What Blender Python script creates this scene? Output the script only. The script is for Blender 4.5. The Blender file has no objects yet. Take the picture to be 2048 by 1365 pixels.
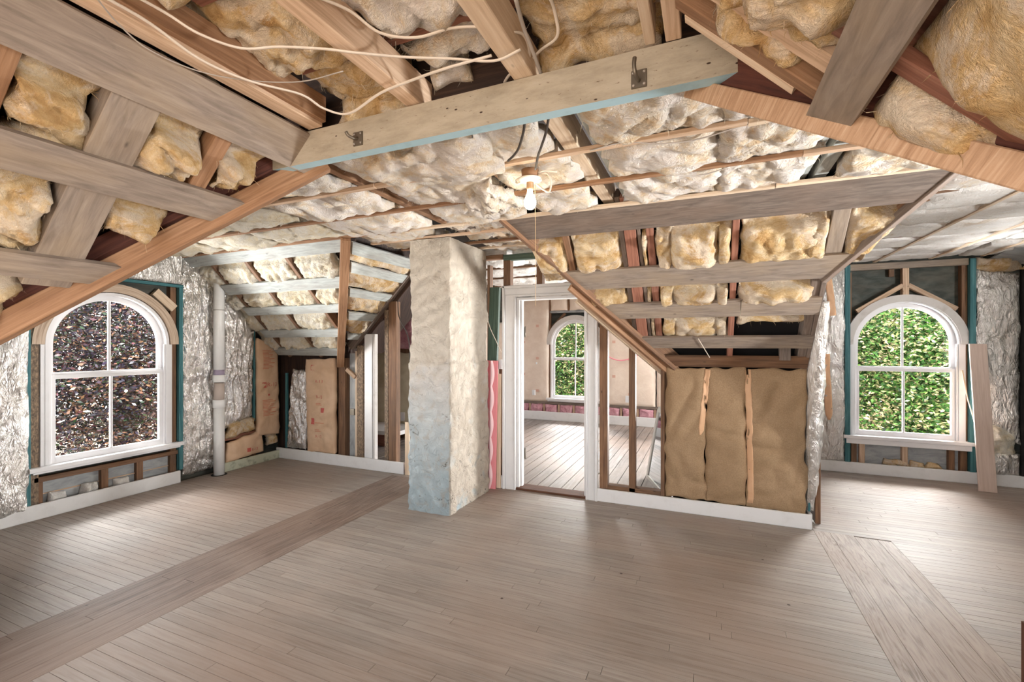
import bpy, bmesh, math, random
import numpy as np
from mathutils import Vector, Matrix, noise
from mathutils.bvhtree import BVHTree

random.seed(7)
S = bpy.context.scene
COL = S.collection
V = Vector

# ------------------------------------------------------------------ camera, sky, sun, exposure
cam_d = bpy.data.cameras.new('camera'); cam = bpy.data.objects.new('camera', cam_d); COL.objects.link(cam)
cam_d.sensor_fit = 'HORIZONTAL'; cam_d.sensor_width = 36.0; cam_d.lens = 36.0 * 910.0 / 2048.0
cam_d.shift_y = 7.5 / 2048.0; cam_d.clip_start = 0.02; cam_d.clip_end = 300
cam.location = (0, 0, 1.53); cam.rotation_euler = (math.pi / 2, 0, math.atan2(388.0, 910.0))
S.camera = cam
w = bpy.data.worlds.new('sky'); S.world = w; w.use_nodes = True
bgn = w.node_tree.nodes['Background']; bgn.inputs[0].default_value = (0.985, 0.985, 1.0, 1); bgn.inputs[1].default_value = 1.75
sd = bpy.data.lights.new('sun', 'SUN'); sd.energy = 7.0; sd.angle = math.radians(2); sd.color = (1, 0.93, 0.82)
sun = bpy.data.objects.new('sun', sd); COL.objects.link(sun)
sun.rotation_euler = V((0.10, 0.45, -1.0)).to_track_quat('-Z', 'Y').to_euler(); sun.location = (0, -12, 14)
def area_lamp(name, loc, aim, sx, sy, power):  # area lamp set outside a window opening to boost the light through it
    d = bpy.data.lights.new(name, 'AREA'); d.shape = 'RECTANGLE'; d.size = sx; d.size_y = sy; d.energy = power; d.color = (1.0, 0.985, 0.965)
    o = bpy.data.objects.new(name, d); COL.objects.link(o); o.location = loc
    o.rotation_euler = (Vector(aim) - Vector(loc)).to_track_quat('-Z', 'Y').to_euler()
area_lamp('daylight_far_window', (-2.95, 10.7, 2.75), (-1.3, 4.2, 0.2), 1.1, 0.7, 170)
area_lamp('daylight_right_window', (3.0, 8.4, 2.65), (0.6, 4.0, 0.1), 1.1, 0.7, 115)
area_lamp('fill_right_window_low', (0.7, 8.6, 0.5), (2.6, 4.6, 2.2), 1.3, 1.2, 420)  # added fill lamp, throws light up onto the right alcove ceiling
area_lamp('daylight_left_window', (-7.5, 2.75, 2.7), (-3.2, 2.6, 0.0), 1.1, 0.7, 85)
area_lamp('fill_left_window_low', (-7.4, 1.5, 0.4), (-4.0, 3.6, 1.9), 1.3, 1.3, 240)  # added fill lamp beside the left window, for the slope and ceiling
area_lamp('fill_side_window', (6.4, 2.4, 0.2), (2.2, 4.0, 2.3), 1.4, 1.4, 620)  # added fill lamp out of view, lifts the right alcove ceiling
area_lamp('fill_side_window_low', (5.5, 0.35, 1.1), (2.2, 6.3, 1.5), 1.2, 1.2, 800)  # added fill lamp out of view, brightens the right alcove end wall
vs = S.view_settings; vs.view_transform = 'Standard'; vs.look = 'None'; vs.gamma = 1.0; vs.use_curve_mapping = False
vs.exposure = 1.56
S.cycles.use_denoising = True
S.cycles.max_bounces = 8; S.cycles.diffuse_bounces = 4; S.cycles.glossy_bounces = 3; S.cycles.transparent_max_bounces = 12
S.cycles.sample_clamp_indirect = 8.0

# ------------------------------------------------------------------ materials
def rgb(r, g, b):
    f = lambda c: (c / 255 / 12.92) if c / 255 <= 0.04045 else ((c / 255 + 0.055) / 1.055) ** 2.4
    return (f(r), f(g), f(b), 1.0)

class NT:
    def __init__(s, name):
        s.m = bpy.data.materials.new(name); s.m.use_nodes = True
        s.t = s.m.node_tree; s.n = s.t.nodes; s.b = s.n['Principled BSDF']
    def node(s, typ, **kw):
        n = s.n.new(typ)
        for k, v in kw.items():
            if k in ('inp',):
                for i, x in v.items(): n.inputs[i].default_value = x
            else: setattr(n, k, v)
        return n
    def link(s, a, b): s.t.links.new(a, b)
    def ramp(s, fac, stops, interp='LINEAR'):
        r = s.n.new('ShaderNodeValToRGB'); r.color_ramp.interpolation = interp
        e = r.color_ramp.elements
        while len(e) < len(stops): e.new(0.5)
        for i, (p, c) in enumerate(stops): e[i].position = p; e[i].color = c
        s.link(fac, r.inputs[0]); return r.outputs[0]
    def noise(s, vec, scale, detail=5, rough=0.55, dist=0.0):
        n = s.node('ShaderNodeTexNoise'); n.inputs['Scale'].default_value = scale; n.inputs['Detail'].default_value = detail
        n.inputs['Roughness'].default_value = rough; n.inputs['Distortion'].default_value = dist
        if vec is not None: s.link(vec, n.inputs['Vector'])
        return n.outputs['Fac']
    def mix(s, fac, a, b, mode='MIX'):
        m = s.node('ShaderNodeMix', data_type='RGBA', blend_type=mode)
        for i, x in ((0, fac), (6, a), (7, b)):
            if hasattr(x, 'links'): s.link(x, m.inputs[i])
            else: m.inputs[i].default_value = x
        return m.outputs[2]
    def bump(s, h, strength=0.3, dist=0.01, prev=None):
        n = s.node('ShaderNodeBump'); n.inputs['Strength'].default_value = strength; n.inputs['Distance'].default_value = dist
        s.link(h, n.inputs['Height'])
        if prev is not None: s.link(prev, n.inputs['Normal'])
        return n.outputs[0]
    def math(s, op, a, b=None):
        n = s.node('ShaderNodeMath', operation=op)
        for i, x in ((0, a), (1, b)):
            if x is None: continue
            if hasattr(x, 'links'): s.link(x, n.inputs[i])
            else: n.inputs[i].default_value = x
        return n.outputs[0]
    def uvvec(s, sx, sy, rnd=True):
        uv = s.node('ShaderNodeUVMap'); mp = s.node('ShaderNodeMapping'); s.link(uv.outputs[0], mp.inputs[0])
        mp.inputs['Scale'].default_value = (sx, sy, 1)
        if rnd:
            oi = s.node('ShaderNodeObjectInfo'); m = s.math('MULTIPLY', oi.outputs['Random'], 57.0)
            c = s.node('ShaderNodeCombineXYZ'); s.link(m, c.inputs[0]); s.link(m, c.inputs[1]); s.link(c.outputs[0], mp.inputs['Location'])
        return mp.outputs[0]
    def objco(s): return s.node('ShaderNodeTexCoord').outputs['Object']
    def rand_value(s, col, lo, hi):
        oi = s.node('ShaderNodeObjectInfo'); mr = s.node('ShaderNodeMapRange'); s.link(oi.outputs['Random'], mr.inputs[0])
        mr.inputs[3].default_value = lo; mr.inputs[4].default_value = hi
        h = s.node('ShaderNodeHueSaturation'); s.link(mr.outputs[0], h.inputs['Value']); s.link(col, h.inputs['Color']); return h.outputs[0]
    def out(s, col=None, rough=None, normal=None, metal=None, spec=None):
        for k, x in (('Base Color', col), ('Roughness', rough), ('Normal', normal), ('Metallic', metal), ('Specular IOR Level', spec)):
            if x is None: continue
            if hasattr(x, 'links'): s.link(x, s.b.inputs[k])
            else: s.b.inputs[k].default_value = x
        return s.m

def wood(name, dark, mid, light, rough=0.75, gx=1.3, gy=26, var=(0.85, 1.12), stain=None, stain_amt=0.5, knots=True, bump=0.35):
    n = NT(name)
    v = n.uvvec(gx, gy); g = n.noise(v, 2.2, 7, 0.62, 0.6)
    c = n.ramp(g, [(0.28, dark), (0.5, mid), (0.74, light)])
    v2 = n.uvvec(1.0, 3.0); g2 = n.noise(v2, 2.5, 4)
    if stain is not None:
        c = n.mix(n.math('MULTIPLY', n.ramp(g2, [(0.42, (0, 0, 0, 1)), (0.66, (1, 1, 1, 1))]), stain_amt), c, stain)
    if knots:
        vo = n.node('ShaderNodeTexVoronoi'); vo.inputs['Scale'].default_value = 1.0; n.link(n.uvvec(4.5, 10), vo.inputs['Vector'])
        k = n.ramp(vo.outputs['Distance'], [(0.03, (1, 1, 1, 1)), (0.085, (0, 0, 0, 1))])
        c = n.mix(n.math('MULTIPLY', k, 0.7), c, tuple(x * 0.35 for x in dark[:3]) + (1,))
    c = n.rand_value(c, *var)
    fine = n.noise(n.uvvec(6, 90), 3, 3)
    return n.out(c, rough, n.bump(n.math('ADD', g, n.math('MULTIPLY', fine, 0.4)), bump, 0.004))

W_GREY = wood('weathered_grey_wood', rgb(110, 98, 88), rgb(136, 123, 112), rgb(158, 145, 132), stain=rgb(162, 142, 116), stain_amt=0.4, gx=2.5, gy=22)
W_GREYD = wood('dark_grey_wood', rgb(80, 70, 63), rgb(107, 95, 86), rgb(132, 118, 109), stain=rgb(120, 100, 86), gx=2.5, gy=22)
W_ORANGE = wood('orange_pine', rgb(112, 80, 54), rgb(144, 108, 78), rgb(168, 132, 102), stain=rgb(130, 92, 66), stain_amt=0.35)
W_TAN = wood('tan_pine', rgb(164, 136, 108), rgb(196, 168, 142), rgb(216, 194, 170))
W_PALE = wood('pale_pine', rgb(188, 162, 134), rgb(214, 192, 166), rgb(230, 213, 192))
W_RED = wood('red_fir', rgb(104, 64, 50), rgb(138, 92, 74), rgb(160, 114, 94))
W_BROWN = wood('brown_stud', rgb(88, 60, 42), rgb(126, 92, 66), rgb(152, 116, 86), stain=rgb(86, 70, 58))
W_DARK = wood('dark_roof_deck', rgb(34, 24, 20), rgb(58, 40, 32), rgb(84, 60, 46), knots=False)
W_SAWN = wood('sawn_tan_rafter', rgb(150, 116, 88), rgb(182, 148, 118), rgb(202, 172, 144), gx=46, gy=3, knots=False)
W_VSHADE = wood('dark_red_shaded_rafter', rgb(58, 30, 24), rgb(88, 48, 38), rgb(112, 66, 52))  # dark red wood with the shade of the recess put into its colour
W_BLUE = wood('blue_grey_painted_wood', rgb(138, 142, 140), rgb(168, 174, 172), rgb(190, 196, 192), stain=rgb(140, 134, 126), stain_amt=0.5, gx=2.5, gy=20)
W_GREEN = wood('green_painted_wood', rgb(50, 66, 58), rgb(70, 90, 78), rgb(92, 110, 96), knots=False)
W_TEAL = wood('teal_painted_wood', rgb(38, 84, 90), rgb(58, 110, 116), rgb(92, 138, 142), knots=False, bump=0.15)
W_BLACKGREEN = wood('dark_sheathing_board', rgb(34, 38, 36), rgb(62, 68, 64), rgb(88, 92, 86), stain=rgb(112, 104, 90), stain_amt=0.35, knots=False, gx=2, gy=5)
W_BLUEGREY = wood('grey_lath_backing', rgb(120, 124, 126), rgb(158, 162, 164), rgb(182, 184, 184), knots=False, gx=2, gy=6)
W_BEIGEB = wood('new_primed_board', rgb(196, 172, 156), rgb(212, 190, 176), rgb(222, 202, 190), knots=False, bump=0.1)
W_BROWNBOX = wood('dark_brown_stained_wood', rgb(56, 32, 20), rgb(84, 50, 32), rgb(108, 68, 44))
W_MOULD = wood('mottled_stud', rgb(56, 50, 46), rgb(118, 100, 82), rgb(176, 150, 122), gx=14, gy=30, knots=False)

def floor_mat(name, dark, mid, light, gx, gy, dist, contrast=1.0, rough=(0.45, 0.7)):
    n = NT(name)
    at = n.node('ShaderNodeAttribute', attribute_name='tone')
    v = n.uvvec(gx, gy, rnd=False); g = n.noise(v, 2.0, 6, 0.6, dist)
    c = n.ramp(g, [(0.30, dark), (0.52, mid), (0.75, light)])
    h = n.node('ShaderNodeHueSaturation'); n.link(c, h.inputs['Color'])
    mr = n.node('ShaderNodeMapRange'); n.link(at.outputs['Fac'], mr.inputs[0]); mr.inputs[3].default_value = 0.87; mr.inputs[4].default_value = 1.09
    n.link(mr.outputs[0], h.inputs['Value'])
    oc = n.objco(); wear = n.noise(oc, 1.1, 6, 0.6, 0.4)
    c2 = n.mix(n.ramp(wear, [(0.45, (0, 0, 0, 1)), (0.7, (0.55, 0.55, 0.55, 1))]), h.outputs[0], rgb(176, 160, 148))
    w2 = n.noise(oc, 0.55, 4, 0.5)
    c2 = n.mix(n.ramp(w2, [(0.44, (0, 0, 0, 1)), (0.66, (0.45, 0.45, 0.45, 1))]), c2, rgb(144, 116, 98))
    sp = n.node('ShaderNodeTexVoronoi'); sp.inputs['Scale'].default_value = 3.0; n.link(oc, sp.inputs['Vector'])
    dots = n.ramp(sp.outputs['Distance'], [(0.02, (1, 1, 1, 1)), (0.035, (0, 0, 0, 1))])
    c2 = n.mix(dots, c2, rgb(70, 56, 48))
    r = n.node('ShaderNodeMapRange'); n.link(wear, r.inputs[0]); r.inputs[3].default_value = rough[0]; r.inputs[4].default_value = rough[1]
    return n.out(c2, r.outputs[0], n.bump(g, 0.18, 0.003), spec=0.4)
M_STRIP = floor_mat('worn_strip_floor', rgb(136, 125, 117), rgb(156, 147, 139), rgb(168, 160, 153), 1.6, 34, 0.4, rough=(0.42, 0.62))
M_PLANK = floor_mat('grainy_wide_plank', rgb(92, 76, 66), rgb(130, 112, 101), rgb(160, 143, 132), 0.8, 15, 2.6)
M_PATCH = floor_mat('swirly_pale_patch_plank', rgb(96, 80, 70), rgb(160, 146, 136), rgb(182, 170, 160), 1.1, 13, 3.4)
M_FARFLOOR = floor_mat('grey_wide_floorboard', rgb(98, 90, 85), rgb(124, 116, 111), rgb(146, 139, 134), 1.0, 14, 0.8)
M_GAP = NT('floor_joint_dark').out(rgb(58, 46, 38), 0.9)

def paint(name, col, rough=0.45, dirt=0.12, dcol=None):
    n = NT(name); oc = n.objco(); g = n.noise(oc, 9, 6, 0.65)
    c = n.mix(n.math('MULTIPLY', n.ramp(g, [(0.52, (0, 0, 0, 1)), (0.75, (1, 1, 1, 1))]), dirt), col, dcol or rgb(120, 104, 88))
    return n.out(c, rough, n.bump(n.noise(oc, 60, 3), 0.08, 0.002))
P_WHITE = paint('white_paint', rgb(226, 226, 226))
P_WHITE2 = paint('white_window_paint', rgb(232, 232, 234), 0.4, 0.06)
P_GREYW = paint('worn_grey_white_paint', rgb(204, 200, 196), 0.6, 0.4, rgb(150, 138, 128))
P_RAWARCH = wood('raw_tan_arch', rgb(140, 116, 96), rgb(186, 166, 146), rgb(208, 192, 174), knots=False)
P_SPECK = paint('speckled_green_paint', rgb(186, 190, 170), 0.6, 0.9, rgb(92, 90, 76))

def beam_paint():
    n = NT('worn_cream_beam_paint'); v = n.uvvec(1.5, 5, False); g = n.noise(v, 4, 8, 0.7)
    c = n.ramp(g, [(0.3, rgb(150, 140, 122)), (0.55, rgb(174, 164, 146)), (0.8, rgb(184, 176, 160))])
    ch = n.noise(n.uvvec(9, 26, False), 3, 6, 0.7)
    c = n.mix(n.ramp(ch, [(0.62, (0, 0, 0, 1)), (0.67, (0.9, 0.9, 0.9, 1))]), c, rgb(104, 84, 64))
    vo = n.node('ShaderNodeTexVoronoi'); vo.inputs['Scale'].default_value = 1; n.link(n.uvvec(9, 18, False), vo.inputs['Vector'])
    c = n.mix(n.ramp(vo.outputs['Distance'], [(0.05, (1, 1, 1, 1)), (0.075, (0, 0, 0, 1))]), c, rgb(58, 40, 26))
    return n.out(c, 0.6, n.bump(ch, 0.25, 0.003))
P_BEAM = beam_paint()
P_BEAMBLUE = paint('pale_blue_beam_paint', rgb(164, 196, 208), 0.55, 0.5, rgb(130, 156, 164))

def plaster():
    n = NT('peeling_chimney_plaster'); oc = n.objco()
    sx = n.node('ShaderNodeSeparateXYZ'); n.link(oc, sx.inputs[0])
    big = n.noise(oc, 3.0, 7, 0.65, 0.8)
    hz = n.math('ADD', sx.outputs[2], n.math('MULTIPLY', n.math('SUBTRACT', big, 0.5), 0.9))
    side = n.ramp(n.math('ADD', sx.outputs[0], 2.6), [(0.485, (0, 0, 0, 1)), (0.5, (1, 1, 1, 1))])
    up = n.ramp(n.math('DIVIDE', hz, 2.6), [(0.10, rgb(172, 188, 194)), (0.30, rgb(204, 210, 210)), (0.46, rgb(216, 212, 206)), (0.52, rgb(214, 205, 191)), (0.9, rgb(208, 197, 180))])
    sidec = n.ramp(big, [(0.3, rgb(186, 174, 158)), (0.6, rgb(204, 193, 177)), (0.75, rgb(202, 198, 192))])
    up = n.mix(side, up, sidec)
    c = n.mix(n.ramp(n.noise(oc, 8, 8, 0.7, 0.5), [(0.52, (0, 0, 0, 1)), (0.66, (0.5, 0.5, 0.5, 1))]), up, rgb(184, 168, 148))
    cr = n.noise(oc, 14, 6, 0.75, 1.2)
    low = n.ramp(n.math('DIVIDE', hz, 2.6), [(0.16, (1, 1, 1, 1)), (0.34, (0.4, 0.4, 0.4, 1)), (0.6, (0.28, 0.28, 0.28, 1))])
    c = n.mix(n.math('MULTIPLY', n.ramp(cr, [(0.6, (0, 0, 0, 1)), (0.66, (1, 1, 1, 1))]), low), c, rgb(84, 76, 68))
    v = n.node('ShaderNodeTexVoronoi', feature='DISTANCE_TO_EDGE'); v.inputs['Scale'].default_value = 5
    nz = n.node('ShaderNodeTexNoise'); nz.inputs['Scale'].default_value = 4; n.link(oc, nz.inputs['Vector'])
    n.link(n.mix(0.35, oc, nz.outputs['Color']), v.inputs['Vector'])
    crack = n.ramp(v.outputs['Distance'], [(0.0, (0, 0, 0, 1)), (0.05, (1, 1, 1, 1))])
    b1 = n.bump(n.noise(oc, 9, 9, 0.72, 1.2), 1.0, 0.05)
    return n.out(c, 0.85, n.bump(crack, 0.35, 0.012, b1))
M_PLASTER = plaster()

def batt_mat(name, stops, fil=0.5, film=None, film_amt=0.5):
    n = NT(name); oc = n.objco()
    g = n.noise(oc, 6.0, 5, 0.68, 1.3); c = n.ramp(g, stops)
    if film is not None:
        f = n.noise(oc, 3.4, 5, 0.7, 1.6)
        c = n.mix(n.math('MULTIPLY', n.ramp(f, [(0.46, (0, 0, 0, 1)), (0.56, (1, 1, 1, 1))]), film_amt), c, film)
    mp = n.node('ShaderNodeMapping'); n.link(oc, mp.inputs[0]); mp.inputs['Scale'].default_value = (1, 3.2, 2.0); mp.inputs['Rotation'].default_value = (0.5, 0.4, 0.7)
    fi = n.noise(mp.outputs[0], 34, 4, 0.75, 2.2); mid = n.noise(oc, 17, 4, 0.68, 1.6)
    c = n.mix(n.ramp(fi, [(0.38, (0.22, 0.22, 0.22, 1)), (0.55, (0, 0, 0, 1))]), c, tuple(x * 0.62 for x in stops[0][1][:3]) + (1,))
    return n.out(c, 0.95, n.bump(n.math('ADD', n.math('MULTIPLY', fi, 0.5), mid), fil, 0.03), spec=0.1)
B_YELLOW = batt_mat('yellow_fibreglass', [(0.28, rgb(184, 142, 90)), (0.44, rgb(212, 178, 128)), (0.58, rgb(228, 204, 164)), (0.74, rgb(242, 231, 210))], 0.8, rgb(232, 221, 206), 0.65)
B_WHITE = batt_mat('whitish_fibreglass', [(0.26, rgb(206, 168, 124)), (0.38, rgb(230, 206, 172)), (0.52, rgb(240, 230, 214)), (0.70, rgb(246, 243, 238))], 0.85, rgb(236, 230, 226), 0.75)
B_PALE = batt_mat('pale_cream_fibreglass', [(0.28, rgb(210, 188, 148)), (0.45, rgb(234, 222, 194)), (0.68, rgb(244, 240, 228))], 0.85, rgb(238, 236, 230), 0.5)
B_BRIGHT = batt_mat('white_film_faced_fibreglass', [(0.25, rgb(206, 190, 168)), (0.4, rgb(236, 232, 226)), (0.7, rgb(246, 246, 244))], 0.7)
B_PINK = batt_mat('pink_fibreglass', [(0.3, rgb(190, 128, 140)), (0.5, rgb(222, 168, 180)), (0.7, rgb(236, 196, 204))], 0.8)

def foil_mat(name, tint, rough=0.24, metal=0.75):
    n = NT(name); oc = n.objco()
    mp = n.node('ShaderNodeMapping'); n.link(oc, mp.inputs[0]); mp.inputs['Scale'].default_value = (1, 1, 0.4)
    def crease(sc, dist):
        x = n.noise(mp.outputs[0], sc, 3, 0.5, dist)
        return n.math('ABSOLUTE', n.math('SUBTRACT', x, 0.5))
    h = n.math('ADD', crease(7, 1.0), n.math('ADD', n.math('MULTIPLY', crease(17, 1.6), 0.5), n.math('MULTIPLY', crease(40, 2.0), 0.18)))
    c = n.mix(n.noise(oc, 2.2, 4), tint, rgb(228, 222, 212))
    return n.out(c, rough, n.bump(h, 1.0, 0.05), metal=metal)
M_FOIL = foil_mat('crinkled_silver_foil', rgb(214, 216, 220), 0.2, 0.85)
M_FOILW = foil_mat('milky_silver_foil', rgb(214, 216, 216), 0.27, 0.72)

def kraft(name, a, b, speck=False):
    n = NT(name); oc = n.objco(); g = n.noise(oc, 4, 6, 0.6, 0.5)
    c = n.ramp(g, [(0.3, a), (0.7, b)])
    if speck: c = n.mix(n.ramp(n.noise(oc, 120, 3, 0.7), [(0.4, (0.4, 0.4, 0.4, 1)), (0.6, (0, 0, 0, 1))]), c, rgb(120, 98, 70))
    return n.out(c, 0.75, n.bump(n.noise(oc, 12, 5, 0.6, 0.8), 0.35, 0.012))
K_TAN = kraft('tan_kraft_paper', rgb(202, 168, 136), rgb(222, 192, 162))
K_BROWN = kraft('brown_kraft_paper', rgb(152, 124, 92), rgb(172, 144, 112), True)
K_PALE = kraft('pale_kraft_paper', rgb(222, 204, 188), rgb(238, 225, 211))
K_CREAM = kraft('cream_paper_facing', rgb(206, 196, 166), rgb(226, 218, 194))
K_TAPE = kraft('tan_paper_tape', rgb(208, 164, 126), rgb(220, 180, 144))
M_PRINT = NT('red_print_ink').out(rgb(196, 96, 88), 0.7)
M_PRINTL = NT('faded_red_print_ink').out(rgb(204, 128, 100), 0.7)
M_PRINTF = NT('very_faded_print_ink').out(rgb(218, 176, 158), 0.7)
M_PVC = paint('white_plastic_pipe', rgb(224, 224, 222), 0.35, 0.1)
M_PRIMER = NT('purple_primer_stain').out(rgb(150, 138, 158), 0.4)
M_RUST = NT('bare_grey_coupling').out(rgb(186, 172, 162), 0.5)
M_METAL = paint('tarnished_iron', rgb(120, 112, 100), 0.45, 0.5, rgb(84, 70, 56)); M_METAL.node_tree.nodes['Principled BSDF'].inputs['Metallic'].default_value = 0.7
M_CABLE = NT('white_cable_sheath').out(rgb(216, 204, 190), 0.5)
M_CABLEG = NT('grey_cable_sheath').out(rgb(170, 162, 154), 0.5)
M_BLACKW = NT('black_cloth_wire').out(rgb(64, 58, 54), 0.8)
M_CORD = NT('tan_pull_cord').out(rgb(206, 176, 132), 0.8)
M_BOX = NT('white_outlet_plastic').out(rgb(226, 228, 230), 0.4)
M_SOCKET = NT('tan_bakelite_socket').out(rgb(150, 118, 84), 0.5)
M_PORC = NT('white_porcelain').out(rgb(236, 232, 222), 0.25)
M_PINKF = NT('pink_foam').out(rgb(226, 140, 146), 0.6)
M_PINKL = NT('light_pink_foam').out(rgb(242, 206, 208), 0.5)
M_PINKS = NT('pink_string').out(rgb(246, 150, 168), 0.6)
M_BLACK = NT('black_void_shade_and_trim').out(rgb(22, 20, 20), 0.9)  # flat black: shade of the void behind the slope; also tape and collar
M_SILVER = NT('silver_frame').out(rgb(176, 172, 164), 0.35, metal=0.6)
M_MIRROR = NT('mirror_glass').out(rgb(220, 226, 230), 0.04, metal=1.0)
n = NT('bulb_glow'); n.b.inputs['Base Color'].default_value = (1, 1, 1, 1); n.b.inputs['Emission Color'].default_value = (1, 0.86, 0.66, 1); n.b.inputs['Emission Strength'].default_value = 20; M_BULB = n.m
n = NT('window_glass'); n.b.inputs['Base Color'].default_value = (1, 1, 1, 1); n.b.inputs['Roughness'].default_value = 0.0
tr = n.node('ShaderNodeBsdfTransparent'); gl = n.node('ShaderNodeBsdfGlossy'); gl.inputs['Roughness'].default_value = 0.01
fr = n.node('ShaderNodeFresnel'); fr.inputs[0].default_value = 1.35; mx = n.node('ShaderNodeMixShader')
n.link(fr.outputs[0], mx.inputs[0]); n.link(tr.outputs[0], mx.inputs[1]); n.link(gl.outputs[0], mx.inputs[2]); n.link(mx.outputs[0], n.n['Material Output'].inputs[0]); M_GLASS = n.m

def leaf_mat(name, stops, rough=0.35, trans=0.35):
    n = NT(name); ge = n.node('ShaderNodeNewGeometry')
    oc = n.objco(); cl = n.noise(oc, 1.6, 3)
    f = n.math('ADD', n.math('MULTIPLY', ge.outputs['Random Per Island'], 0.4), n.math('MULTIPLY', cl, 0.6))
    c = n.ramp(f, stops)
    n.out(c, rough, spec=0.6)
    tl = n.node('ShaderNodeBsdfTranslucent'); n.link(c, tl.inputs[0]); mx = n.node('ShaderNodeMixShader'); mx.inputs[0].default_value = trans
    n.link(n.b.outputs[0], mx.inputs[1]); n.link(tl.outputs[0], mx.inputs[2]); n.link(mx.outputs[0], n.n['Material Output'].inputs[0])
    return n.m
L_GREEN = leaf_mat('sunlit_green_leaf', [(0.32, rgb(20, 48, 18)), (0.44, rgb(46, 92, 34)), (0.54, rgb(84, 130, 56)), (0.62, rgb(158, 160, 112)), (0.72, rgb(216, 192, 166))])  # dark and cream stops put leaf shade and highlights into the colour
L_PURPLE = leaf_mat('dark_purple_leaf', [(0.30, rgb(22, 22, 40)), (0.42, rgb(42, 30, 52)), (0.52, rgb(26, 56, 22)), (0.60, rgb(70, 34, 48)), (0.74, rgb(150, 118, 88))], 0.16, 0.12)
M_BARK = wood('tree_bark', rgb(52, 42, 34), rgb(84, 70, 58), rgb(112, 98, 84), gx=6, gy=12)
n = NT('tan_bounce_ground'); M_GROUND = n.out(n.ramp(n.noise(n.objco(), 2, 5), [(0.3, rgb(142, 128, 114)), (0.7, rgb(172, 158, 144))]), 0.95)  # unseen ground, tan tone picked to bounce warm light instead of green

# ------------------------------------------------------------------ object helpers
def tag(o, label, cat, kind=None, group=None):
    o['label'] = label; o['category'] = cat
    if kind: o['kind'] = kind
    if group: o['group'] = group
    return o
def link(o, parent=None):
    COL.objects.link(o)
    if parent is not None: o.parent = parent; o.matrix_parent_inverse = parent.matrix_basis.inverted()
    return o
def empty(name, loc=(0, 0, 0)):
    o = bpy.data.objects.new(name, None); o.location = loc; o.empty_display_size = 0.1; return link(o)
def thing(name, loc, label, cat, kind=None, group=None): return tag(empty(name, loc), label, cat, kind, group)

def mk(name, vs_, fs, mat, parent=None, smooth=False, uv=None, mats=None, fmat=None):
    me = bpy.data.meshes.new(name); me.from_pydata([tuple(v) for v in vs_], [], fs)
    for m in (mats or [mat]): me.materials.append(m)
    if fmat is not None: me.polygons.foreach_set('material_index', fmat)
    if uv is not None:
        l = me.uv_layers.new(name='UVMap'); l.data.foreach_set('uv', [x for p in uv for x in p])
    if smooth: me.polygons.foreach_set('use_smooth', [True] * len(me.polygons))
    me.update()
    return link(bpy.data.objects.new(name, me), parent)

def board(name, p0, p1, wd, t, n, mat, parent=None, cut=(0, 0), jit=0.0012, ch=0.003, seg=None, mats=None):
    """box whose visible face (normal n, width wd) has centre line p0-p1; thickness goes to -n; cut = end skew per unit width"""
    p0, p1, n = V(p0), V(p1), V(n).normalized()
    ax = (p1 - p0); L = ax.length; ax.normalize(); n = (n - ax * n.dot(ax)).normalized(); sd_ = n.cross(ax)
    h = wd / 2; ch = min(ch, h * 0.4, t * 0.4)
    prof = [(-h + ch, 0), (h - ch, 0), (h, -ch), (h, -t + ch), (h - ch, -t), (-h + ch, -t), (-h, -t + ch), (-h, -ch)]
    seg = seg or max(1, min(6, int(L / 0.35)))
    vs_, per = [], [0]
    for i in range(8):
        a, b = prof[i], prof[(i + 1) % 8]; per.append(per[-1] + math.hypot(a[0] - b[0], a[1] - b[1]))
    so = random.random() * 50
    for k in range(seg + 1):
        u = L * k / seg
        for (s_, d) in prof:
            uu = u + (cut[0] * s_ if k == 0 else cut[1] * s_ if k == seg else 0)
            j = noise.noise(V((u * 4 + so, s_ * 9, d * 7))) * jit * 2 if seg > 1 else 0
            vs_.append(p0 + ax * uu + sd_ * (s_ + j) + n * (d + (j if d < 0 else j * 0.5)))
    fs, uv, fm = [], [], []
    for k in range(seg):
        for i in range(8):
            a = k * 8 + i; b = k * 8 + (i + 1) % 8
            fs.append((a, b, b + 8, a + 8)); u0, u1 = L * k / seg, L * (k + 1) / seg
            uv += [(u0, per[i]), (u0, per[i + 1]), (u1, per[i + 1]), (u1, per[i])]
            fm.append(1 if i in (2, 6) else 0)
    fs.append(tuple(range(7, -1, -1))); uv += [(0.1 * prof[i][1], prof[i][0]) for i in range(7, -1, -1)]
    fs.append(tuple(seg * 8 + i for i in range(8))); uv += [(0.1 * prof[i][1], prof[i][0]) for i in range(8)]
    fm += [0, 0]
    return mk(name, vs_, fs, mat, parent, uv=uv, mats=mats, fmat=fm if mats else None)

def box(name, lo, hi, mat, parent=None, ch=0.003):
    """axis-aligned chamfered box"""
    lo, hi = V(lo), V(hi); d = hi - lo; k = max(range(3), key=lambda i: d[i])
    o = [i for i in range(3) if i != k]; c = (lo + hi) / 2
    t = d[o[0]]; wd = d[o[1]]
    n = V((0, 0, 0)); n[o[0]] = 1
    p0, p1 = c.copy(), c.copy(); p0[k] = lo[k]; p1[k] = hi[k]; p0[o[0]] = p1[o[0]] = hi[o[0]]
    return board(name, p0, p1, wd, t, n, mat, parent, jit=0, ch=ch, seg=1)

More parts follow.
